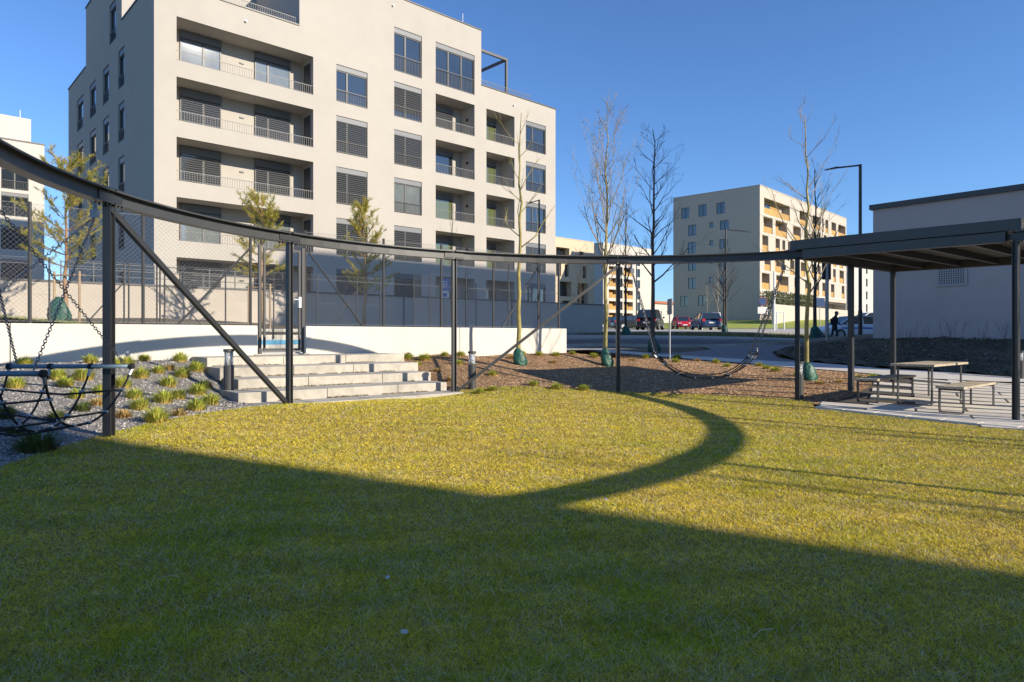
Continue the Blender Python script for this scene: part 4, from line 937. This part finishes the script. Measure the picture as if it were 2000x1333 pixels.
def bare_tree(label, p, H, first, tr, n_main, Lmain, seed, bark, spread_a=45, up=.12, kids=4, depth=2, lean=0.0, buds=0, group='young bare street trees', zb=None, crookd=.03):
    rnd = random.Random(seed); z0 = g1(*p) if zb is None else zb
    root = thing('bare_tree', label, 'tree', (p[0], p[1], z0), group=group)
    pts = [Vector((0, 0, -.1))]; k = 14; rad = []
    for i in range(1, k+1):
        pts.append(Vector((lean*(i/k)*H+rnd.gauss(0, crookd*(.3+i/k)), rnd.gauss(0, crookd*(.3+i/k)), H*i/k)))
    rad = [tr*(1-.86*(i/k)**1.1) for i in range(k+1)]
    put('trunk', MB().tube(pts, rad, 9), bark, root, smooth=True)
    m = MB()
    for j in range(n_main):
        t = first+(1-first)*(j+.5)/n_main*.97; i = min(k-1, int(t*k)); q = pts[i].lerp(pts[i+1], t*k-i)
        a = j*2.4+rnd.uniform(-.5, .5); el = R(spread_a)*rnd.uniform(.7, 1.25); d = Vector((math.cos(a)*math.sin(el), math.sin(a)*math.sin(el), math.cos(el)))
        Lb = Lmain*(1-.72*((t-first)/(1-first)))*rnd.uniform(.7, 1.2)
        branch(m, q, d, Lb, rad[i]*.5, depth, rnd, up, .55, .5, kids)
    if buds:
        vv = m.v[:]
        for b in range(buds):
            q = Vector(rnd.choice(vv)); m.tube([q, q+Vector((rnd.gauss(0, .03), rnd.gauss(0, .03), rnd.uniform(.02, .06)))], [.011, .004], 3)
    put('crown', m, BARK if bark is BARKY and n_main > 14 else bark, root); return root
bags = []
bare_tree('bare young tree with sparse knobbly branches in the mulch bed before the white wall end', P(1013, 17.2), 6.35, .44, .062, 12, 1.5, 11, BARKY, 52, .16, 3, 1, lean=.006, crookd=.022)
bags.append((1013, 17.15, 'in the mulch bed in front of the white wall end'))
bare_tree('bare tree with a dense broom of upright twigs at the path edge', P(1183, 18.5), 6.6, .30, .062, 27, 2.3, 12, BARKY, 30, .12, 5, 2, buds=140)
bags.append((1183, 18.4, 'at the foot of the tree with the dense upright crown'))
bare_tree('tall dark slender bare tree beyond the path, second from the big block', P(1275, 25.0), 8.2, .30, .085, 28, 1.9, 13, BARKD, 50, .10, 5, 2, lean=.002)
bare_tree('thin dark bare tree far behind the second tree, beside the road', P(1222, 44), 8.6, .3, .09, 22, 2.0, 14, BARKD, 34, .12, 4, 2)
bare_tree('bare tree with forked top directly behind the pavilion corner post', P(1575, 16.0), 6.2, .30, .055, 17, 1.8, 15, BARKY, 46, .17, 3, 2, lean=-.001, crookd=.03)
bags.append((1577, 15.9, 'behind the pavilion corner post'))
bare_tree('dark bare tree beyond the road behind the pavilion corner', P(1592, 35), 8.8, .3, .10, 24, 2.6, 16, BARKD, 42, .13, 4, 2)
bare_tree('small dark bushy bare tree beside the farther street lamp', P(1414, 50), 6.6, .28, .09, 28, 1.9, 17, BARKD, 50, .10, 5, 2)
bare_tree('small bare tree standing behind the court fence by the blue parking sign', P(882, 31), 5.6, .5, .045, 12, .9, 18, BARKD, 40, .1, 3, 1, zb=H0+.3)
bare_tree('thin bare sapling tied to white stakes on the far lawn, the left one', P(1381, 79), 5.0, .5, .05, 16, 1.6, 19, BARK, 30, .1, 4, 1)
bare_tree('thin bare sapling tied to white stakes on the far lawn, the right one', P(1402, 76), 6.4, .3, .06, 20, 1.8, 20, BARK, 25, .1, 4, 1)
bare_tree('wispy bare shrub-like tree before the yellowish block, above the boundary wall', P(1133, 62), 7.5, .15, .07, 24, 2.6, 21, BARKD, 40, .1, 4, 2)
bare_tree('bare tree outside the right edge, its trunk shadow crossing the lawn', (11.8, 0.3), 6.5, .3, .06, 18, 1.8, 22, BARK, 42, .12, 4, 2)
bare_tree('second bare tree outside the right edge beside the lawn', (13.6, 3.9), 6.8, .3, .06, 18, 1.8, 23, BARK, 42, .12, 4, 2)
bare_tree('third bare tree outside the right edge beside the lawn', (15.2, 6.4), 7.0, .3, .06, 18, 1.8, 24, BARK, 42, .12, 4, 2)
def bag(px, D, where, h=.46, w_=.17):
    p = P(px, D); r_ = random.Random(px); m = MB(); sides = 14; prof = [(1.0, 0), (1.12, .1), (1.15, .3), (1.0, .55), (.75, .8), (.42, .97), (.3, 1.0)]
    n0 = len(m.v)
    for i, (r, z) in enumerate(prof):
        for j in range(sides): 
            t = 6.283*j/sides; f = r*w_*(1+.16*math.sin(3*t+i)+r_.uniform(-.08, .08)); m.v.append((f*math.cos(t)+.06*(1-z), f*math.sin(t)*.8, z*h))
    for i in range(len(prof)-1):
        for j in range(sides): a = n0+i*sides+j; b = n0+i*sides+(j+1) % sides; m.f.append((a, b, b+sides, a+sides))
    m.f.append(tuple(n0+(len(prof)-1)*sides+j for j in range(sides)))
    o = put('watering_bag', m, BAG, None, (p[0]-.02, p[1]-.04, g1(*p)-.02), smooth=True); tag(o, 'dark green plastic watering bag '+where, 'watering bag', 'watering bags round the trees'); return o
for px_, D, wh in bags: bag(px_, D, wh, .50 if px_ == 1183 else .44, .145)
bag(1275, 24.9, 'at the foot of the tall dark bare tree', .6, .2)
bag(1222, 43.8, 'at the foot of the thin dark tree beside the road', .7, .26); bag(1414, 49.8, 'under the bushy tree by the farther lamp', .6, .22); bag(1592, 34.8, 'under the tree behind the pavilion corner', .8, .3)
o = bag(117, 22.9, 'under the pine at the left, behind the fence', .9, .3); o.location.z = H0+.42

# pines
def pine(label, p, H, seed, z0, Lm, cb):
    rnd = random.Random(seed); root = thing('pine_tree', label, 'tree', (p[0], p[1], z0), group='young pines behind the court fence')
    pts = [Vector((rnd.gauss(0, .03), rnd.gauss(0, .03), H*i/10-.1)) for i in range(11)]
    rad = [.085*(1-.85*i/10) for i in range(11)]; put('trunk', MB().tube(pts, rad, 8), BARKP, root, smooth=True)
    m = MB(); tips = []
    lv = int((H-cb)/.38)
    for l in range(lv):
        z = cb+(H-cb)*l/lv; q = (z+.1)/H*10; i = min(9, int(q)); base = pts[i].lerp(pts[i+1], q-i); f = 1-(l/lv)
        for b in range(5 if f > .3 else 4):
            a = rnd.uniform(0, 6.28); L = Lm*(.25+.75*math.sin(min(1, f*1.25)*math.pi*.62))*rnd.uniform(.55, 1.1); d = Vector((math.cos(a), math.sin(a), rnd.uniform(.0, .5)+.7*(1-f)))
            d.normalize(); pp = [base]; dd_ = d.copy()
            for s in range(5): dd_ = (dd_+Vector((rnd.gauss(0, .12), rnd.gauss(0, .12), .07))).normalized(); pp.append(pp[-1]+dd_*L/5)
            m.tube(pp, [.016, .013, .011, .009, .006, .004], 4, caps=False)
            for s in (2, 3, 4, 5):
                for w2 in range(2):
                    sd = (dd_+Vector((rnd.gauss(0, .8), rnd.gauss(0, .8), rnd.uniform(0, .6)))).normalized(); e = pp[s]+sd*rnd.uniform(.12, .30)
                    m.tube([pp[s], e], [.006, .004], 3, caps=False); tips.append((e, sd, rnd.random()))
                tips.append((pp[s], dd_.copy(), rnd.random()))
    for s in range(7): tips.append((pts[10]+Vector((rnd.gauss(0, .06), rnd.gauss(0, .06), rnd.uniform(-.2, .15))), Vector((0, 0, 1)), .8))
    put('branches', m, BARKP, root)
    n = 38; E = np.array([tuple(t[0]) for t in tips]); Dv = np.array([tuple(t[1]) for t in tips]); K = len(tips); tn = np.array([t[2] for t in tips])
    off = rng.uniform(-.14, .05, (K, n)); base = E[:,None]+Dv[:,None]*off[:,:,None]; nd = Dv[:,None]*.9+rng.normal(0, .62, (K, n, 3)); nd /= np.linalg.norm(nd, axis=2, keepdims=True)
    tip = base+nd*rng.uniform(.09, .17, (K, n, 1)); sd = np.cross(nd, rng.normal(size=(K, n, 3))); sd /= np.linalg.norm(sd, axis=2, keepdims=True); sd *= .0055
    V = np.stack([base-sd, base+sd, tip], 2).reshape(-1, 3)
    cl = (np.array([.56,.46,.07])[None]*tn[:,None]+np.array([.22,.27,.04])[None]*(1-tn[:,None])); cl = np.repeat(cl, n, 0)*rng.uniform(.7, 1.3, (K*n, 1)); dead = rng.uniform(0, 1, K*n) < .10; cl[dead] = (.30, .17, .07)
    obj('needles', np_mesh('needles', V, np.arange(len(V)).reshape(-1, 3), NEEDLE, np.repeat(cl, 3, 0)), root)
    return root
def stakes(p, z0, label):
    root = thing('tree_stakes', label, 'tree stakes', (p[0], p[1], z0))
    for x in (-.42, .42): put('stake', MB().tube([(x, .1, -.1), (x, .1, 1.75)], .04, 7), STAKE, root)
    put('crossbar', MB().tube([(-.55, .15, 1.62), (.55, .15, 1.62)], .03, 6), STAKE, root)
z1_ = H0+.42
pine('young pine with loose yellowish crown between two wooden stakes at the left', P(130, 23.0), 5.5, 1, z1_, 1.75, 1.9); stakes(P(127, 22.7), z1_, 'wooden stakes and crossbar holding the pine at the left')
pine('compact bright green young pine above the gate', P(512, 27.0), 5.2, 2, H0+.35, 1.35, 2.0); stakes(P(505, 26.7), H0+.3, 'wooden stakes beside the pine above the gate')
pine('shaded thin young pine right of the gate, its top in the sun', P(712, 30.0), 5.5, 3, H0+.3, 1.45, 1.6)

# ------------------------------------------------------------------ street lamps, signs
def lamp(label, px, D, ztop, arm, rad, zb_=None, hd=.7):
    p = P(px, D); zg = g1(*p) if zb_ is None else zb_
    root = thing('street_lamp', label, 'street lamp', (p[0], p[1], zg), group='slim dark street lamps'); h = ztop+H0-zg
    put('pole', MB().tube([(0, 0, -.1), (0, 0, 1.2), (0, 0, 1.22), (0, 0, h)], [rad*1.2, rad*1.2, rad, rad*.85], 12), STEEL, root)
    put('arm', MB().tube([(0, 0, h-.04), (arm*.72, 0, h-.16)], rad*.5, 8), STEEL, root)
    s = 1 if arm > 0 else -1; m = MB(); x0, x1 = arm*.66, arm; z0_, z1_ = h-.13, h-.24
    m.v = [(x0,-.08,z0_-.05),(x1,-.06,z1_-.03),(x1,.06,z1_-.03),(x0,.08,z0_-.05),(x0,-.08,z0_+.03),(x1,-.06,z1_+.015),(x1,.06,z1_+.015),(x0,.08,z0_+.03)]; m.f = [(0,3,2,1),(4,5,6,7),(0,1,5,4),(1,2,6,5),(2,3,7,6),(3,0,4,7)]
    put('lamp_head', m, DARK, root); return root
lamp('tall dark street lamp behind the pavilion with its arm to the left', 1680, 30, 7.55, -1.55, .075)
lamp('dark street lamp in front of the far cream block with its arm to the right', 1418, 50, 7.85, 1.8, .075)
lamp('street lamp behind the court, arm showing beside the sparse bare tree', 1053, 40, 8.0, -.65, .06, H0+.3)
lamp('pale distant street lamp between the bare trees on the left of the far block', 1243, 75, 9.2, 1.2, .07)
SBLUE_SHADE = mat('sign_blue_shaded', (.03, .08, .20), .5)  # sign blue darkened in the colour to look shaded and back-lit
def pole_sign(label, px, D, top, kind, zb_=None, rad=.03, m=None):
    p = P(px, D); zg = g1(*p) if zb_ is None else zb_; root = thing('road_sign', label, 'road sign', (p[0], p[1], zg)); h = top+H0-zg
    put('pole', MB().tube([(0, 0, -.1), (0, 0, h)], rad, 8), m or GALV, root)
    if kind == 'parking':
        put('sign_plate', MB().box(-.25, .25, -.05, -.035, h-.62, h), SBLUE, root)
        l_ = MB(); l_.box(-.10, -.05, -.056, -.051, h-.48, h-.14); l_.box(-.049, .09, -.056, -.051, h-.18, h-.14); l_.box(-.049, .09, -.056, -.051, h-.34, h-.30); l_.box(.091, .13, -.056, -.051, h-.32, h-.16); put('letter', l_, WHITE, root)
        put('sub_plate', MB().box(-.22, .22, -.05, -.035, h-1.0, h-.66), WHITE, root); put('emblem', MB().box(-.10, .10, -.056, -.051, h-.93, h-.74), SBLUE, root)
    elif kind == 'round':
        put('sign_plate', MB().tube([(0, -.05, h-.35), (0, -.035, h-.35)], .33, 20), SBLUE_SHADE, root); put('ring', MB().tube([(0, -.034, h-.35), (0, -.032, h-.35)], .36, 20), SRED, root); put('sub_plate', MB().box(-.4, .4, -.05, -.035, h-1.35, h-.8), WHITE, root)
    elif kind == 'back': put('sign_plate', MB().box(-.22, .16, -.03, .0, h-.75, h), DARK, root)
    elif kind == 'square': put('sign_plate', MB().box(-.36, .36, -.05, -.03, h-.62, h), SBLUE_SHADE, root)
    elif kind == 'edge': put('sign_plate', MB().box(-.012, .012, -.3, .3, h-.5, h), GALV, root)
    return root
pole_sign('blue disabled parking sign with white lower plate behind the court fence', 869, 35, 2.95, 'parking', H0+.3)
pole_sign('round blue and red sign above a white plate beside the far lawn', 1489, 56, 3.2, 'round')
pole_sign('dark sign back on a thick pale pole left of the white car', 1615, 29, 3.15, 'back', rad=.075)
pole_sign('square blue road sign beyond the road behind the bare trees', 1601, 52, 2.9, 'square')
pole_sign('thin grey post with an edge-on sign beside the path', 1308, 22.0, 1.2, 'edge', rad=.028)
pole_sign('thin white pole on the edge of the far lawn', 1512, 60, 5.7, 'none', rad=.09, m=WHITE)
for px_, D in ((1378, 79), (1399, 76), (1524, 72)):
    root = thing('stake_frame', 'white wooden stake frame round the sapling at %s of the far lawn' % {1378: 'the left', 1399: 'the middle', 1524: 'the right'}[px_], 'tree stakes', (*P(px_, D), g1(*P(px_, D))), group='white stake frames on the far lawn')
    for x in (-.4, .4): put('stake', MB().tube([(x, 0, 0), (x, 0, 1.9)], .06, 6), WHITE, root)
    put('crossbar', MB().tube([(-.45, 0, 1.85), (.45, 0, 1.85)], .06, 6), WHITE, root)

# ------------------------------------------------------------------ cars
def car(label, p, rz, paint, L=4.3, W_=1.8, H_=1.48, suv=False):
    zg = g1(*p)+.03; root = thing('parked_car', label, 'car', (p[0], p[1], zg), rz, 'cars in the car park beyond the road')
    # stations along x: (x, half width, z low, z belt)
    hb = .95 if not suv else 1.05
    prof = [(-.5,.70,.34,.62),(-.485,.86,.24,.80),(-.44,.95,.2,hb-.06),(-.30,1,.2,hb),(0,1,.2,hb),(.18,1,.2,hb),(.30,1,.2,hb-.04),(.42,.97,.2,hb-.16),(.475,.88,.22,.66),(.5,.70,.32,.55)]
    m = MB(); n = 8
    for x, hw, zl, zbt in prof:
        w2 = W_/2*hw; m.v += [(x*L, -w2*.9, zl), (x*L, -w2, zl+.14), (x*L, -w2, zbt-.12), (x*L, -w2*.93, zbt), (x*L, w2*.93, zbt), (x*L, w2, zbt-.12), (x*L, w2, zl+.14), (x*L, w2*.9, zl)]
    for i in range(len(prof)-1):
        for j in range(n): m.f.append((i*n+j, i*n+(j+1) % n, (i+1)*n+(j+1) % n, (i+1)*n+j))
    m.f.append(tuple(reversed(range(n)))); m.f.append(tuple((len(prof)-1)*n+j for j in range(n)))
    put('body', m, paint, root, smooth=False, bevel=.03)
    cab = [(-.47 if not suv else -.48, .80, hb-.03), (-.40, .74, H_-.10), (-.30, .72, H_-.02), (-.05, .72, H_), (.10, .72, H_-.05), (.30, .80, hb-.04)]
    g = MB(); rf = MB(); n = 4
    for x, hw, z in cab: g.v += [(x*L, -W_/2*.92, hb-.05), (x*L, -W_/2*hw, z), (x*L, W_/2*hw, z), (x*L, W_/2*.92, hb-.05)]
    for i in range(len(cab)-1):
        for j in range(4): g.f.append((i*4+j, i*4+(j+1) % 4, (i+1)*4+(j+1) % 4, (i+1)*4+j))
    put('cabin_glass', g, CARG, root)
    for (x, hw, z), (x2, hw2, z2) in zip(cab[1:4], cab[2:5]): rf.quad((x*L, -W_/2*hw-.015, z+.012), (x2*L, -W_/2*hw2-.015, z2+.012), (x2*L, W_/2*hw2+.015, z2+.012), (x*L, W_/2*hw+.015, z+.012))
    for sy in (-1, 1):
        for a, b in ((0, 1), (4, 5), (2, 2), (3, 3)):
            xa, ha, za = cab[a]; xb, hb_, zb_ = cab[b]
            if a == b: rf.bar((xa*L, sy*(W_/2*.925), hb-.04), (xa*L, sy*(W_/2*ha+.01), za), .06)
            else: rf.bar((xa*L, sy*W_/2*ha, za), (xb*L, sy*W_/2*hb_, zb_), .07)
        rf.bar((cab[1][0]*L, sy*(W_/2*.74), cab[1][2]), (cab[3][0]*L, sy*(W_/2*.72), cab[3][2]), .06); rf.bar((cab[3][0]*L, sy*(W_/2*.72), cab[3][2]), (cab[4][0]*L, sy*(W_/2*.72), cab[4][2]), .06)
    put('roof', rf, paint, root)
    for sx in (-.31, .31):
        for sy in (-1, 1):
            y0 = sy*(W_/2-.2); y1 = sy*(W_/2+.01); wh = put('wheel', MB().tube([(sx*L, y0, .32), (sx*L, y1, .32)], .32, 20), RUBBER, root); put('rim', MB().tube([(sx*L, y1-sy*.02, .32), (sx*L, y1+sy*.012, .32)], .2, 14), ALU, wh)
    for sy in (-1, 1):
        put('headlight', MB().box(.462*L, .492*L, sy*.60-.17, sy*.60+.17, .58, .70), LAMPG, root); put('tail_light', MB().box(-.492*L, -.462*L, sy*.68-.12, sy*.68+.12, .72, .92), SRED, root)
        put('mirror', MB().box(.17*L, .22*L, sy*(W_/2+.02) if sy > 0 else -W_/2-.16, W_/2+.16 if sy > 0 else -W_/2-.02, hb-.02, hb+.12), paint, root)
        put('door_handle', MB().box(-.06*L, -.03*L, sy*(W_/2+.001)-.012, sy*(W_/2+.001)+.012, .78, .81), DARK, root)
    put('number_plate', MB().box(.496*L, .503*L, -.26, .26, .40, .51), WHITE, root); put('rear_plate', MB().box(-.503*L, -.498*L, -.26, .26, .55, .66), WHITE, root); put('grille', MB().box(.490*L, .501*L, -.45, .45, .25, .38), DARK, root)
    return root
def paint(n, c): return mat('paint_'+n, c, .25, spec=.7)
car('red hatchback facing the camera in the car park', P(1331, 80), R(-92), paint('red', (.50, .015, .03)), 4.0, 1.75, 1.45)
car('dark blue car seen from behind beside the street lamp', P(1378, 60), R(88), paint('navy', (.03, .06, .14)), 4.5, 1.85, 1.48)
car('black off-roader parked right of the dark tree trunk', P(1270, 60), R(70), paint('black', (.012, .013, .015)), 4.6, 1.9, 1.75, True)
car('black estate car partly hidden behind the black off-roader', P(1236, 72), R(12), paint('black2', (.014, .016, .02)), 4.6, 1.8, 1.45)
car('dark saloon farthest left, in front of the white block', P(1195, 84), R(8), paint('graphite', (.03, .035, .04)), 4.6, 1.8, 1.42)
wc = car('white car with a blue stripe parked at the corner of the utility building', P(1664, 44.5), R(187), paint('white', (.72, .74, .78)), 4.4, 1.82, 1.5); wc['group'] = 'white cars by the utility building'
for sy in (-1, 1): put('side_stripe', MB().box(-1.9, 1.3, sy*.912-.004, sy*.912+.004, .66, .74), SBLUE, wc)
car('second white car behind the striped white car', P(1700, 52), R(180), MATS['paint_white'], 4.4, 1.8, 1.6)['group'] = 'white cars by the utility building'

# ------------------------------------------------------------------ person by the white car
def person(p, rz):
    zg = g1(*p); root = thing('person', 'person in dark jacket and cap walking behind the white car, head bowed', 'person', (p[0], p[1], zg), rz)
    def skin(name, vs_, es, rr, m, par, sub=2):
        me = bpy.data.meshes.new(name); me.from_pydata(vs_, es, []); me.materials.append(m); o = obj(name, me, par); sk = o.modifiers.new('s', 'SKIN')
        for v, r in zip(me.skin_vertices[0].data, rr): v.radius = (r, r)
        me.skin_vertices[0].data[0].use_root = True; ss = o.modifiers.new('d', 'SUBSURF'); ss.levels = sub; ss.render_levels = sub; return o
    V_ = [(0,0,.95),(0,0,1.12),(.02,0,1.32),(.05,0,1.46),(.07,0,1.56),(.10,0,1.66),(.11,0,1.74), (0,-.10,.90),(.10,-.11,.50),(.02,-.11,.09),(.15,-.12,.04), (0,.10,.90),(-.08,.11,.50),(-.22,.11,.12),(-.10,.12,.05),
          (.03,-.19,1.42),(.06,-.24,1.16),(.24,-.22,1.02),(.31,-.21,1.02), (.03,.19,1.42),(.0,.24,1.15),(.16,.22,.98),(.22,.21,.96)]
    E_ = [(0,1),(1,2),(2,3),(3,4),(4,5),(5,6),(0,7),(7,8),(8,9),(9,10),(0,11),(11,12),(12,13),(13,14),(3,15),(15,16),(16,17),(17,18),(3,19),(19,20),(20,21),(21,22)]
    r_ = [.15,.15,.17,.12,.055,.09,.085,.10,.065,.045,.045,.10,.065,.045,.045,.065,.05,.035,.035,.065,.05,.035,.035]
    skin('body', V_, E_, r_, CLOTH, root)
    put('face', MB().lathe([(.03, 1.56), (.075, 1.60), (.092, 1.67), (.085, 1.73)], .125, 0, 12), SKIN, root, smooth=True)
    c = MB().lathe([(.10, 1.70), (.105, 1.75), (.085, 1.81), (.03, 1.835)], .11, 0, 14); c.box(.18, .30, -.07, .07, 1.70, 1.72); put('cap', c, DARK, root)
    put('bag', MB().tube([(-.15, 0, 1.05), (-.17, 0, 1.4)], .10, 8), CLOTH, root)
    return root
person(P(1630, 40.5), R(0))

# ------------------------------------------------------------------ litter and stems on the lawn, dead stems on the mound
for i, (x, y, lab) in enumerate(((790,1252,'small crumpled white scrap lying in the shaded grass, near the bottom centre'), (757,1143,'tiny pale scrap lying in the shaded grass above the larger one'), (1183,984,'tiny white pebble lying on the sunlit lawn'), (377,816,'small pale stone at the edge of gravel and lawn'))):
    p = G(x, y); m = MB(); q = random.Random(i); pts = [(q.uniform(.8, 1.2)*.013*math.cos(t), q.uniform(.8, 1.2)*.008*math.sin(t)) for t in np.arange(0, 6.2, 1.05)]; m.prism(pts, 0, .012)
    tag(put('litter', m, STONEP, None, (p[0], p[1], p[2]+.025), i), lab, 'litter')
for i, (x, y, a, L) in enumerate(((1098,1232,1.5,.10),(955,1180,-.8,.09),(1490,1265,.6,.14),(560,1073,.1,.12),(860,930,.1,.2),(1010,892,.05,.2),(330,1150,.3,.1))):
    p = G(x, y); m = MB().tube([(-L/2, 0, 0), (0, .01, .012), (L/2, 0, .004)], .0016, 4)
    tag(put('straw_stalk', m, mat('straw', (.62, .52, .32), .8), None, (p[0], p[1], p[2]+.035), a), 'single dry straw stalk lying on the lawn', 'straw stalk', 'loose straw stalks on the lawn')
for i, (px_, y) in enumerate(((1762, 664), (1778, 663), (1808, 665), (1850, 662), (1865, 660), (1915, 660), (1960, 657))):
    p = G(px_, y+14); r_ = random.Random(i+50); m = MB()
    for k in range(5): branch(m, (0, 0, 0), (r_.gauss(0, .35), r_.gauss(0, .35), 1), r_.uniform(.4, .9), .006, 1, r_, .05, .6, .5, 3)
    tag(put('dead_weed', m, BARKD, None, p), 'dry leafless weed stems standing against the grey utility wall', 'dead weed', 'dead weeds along the utility wall')
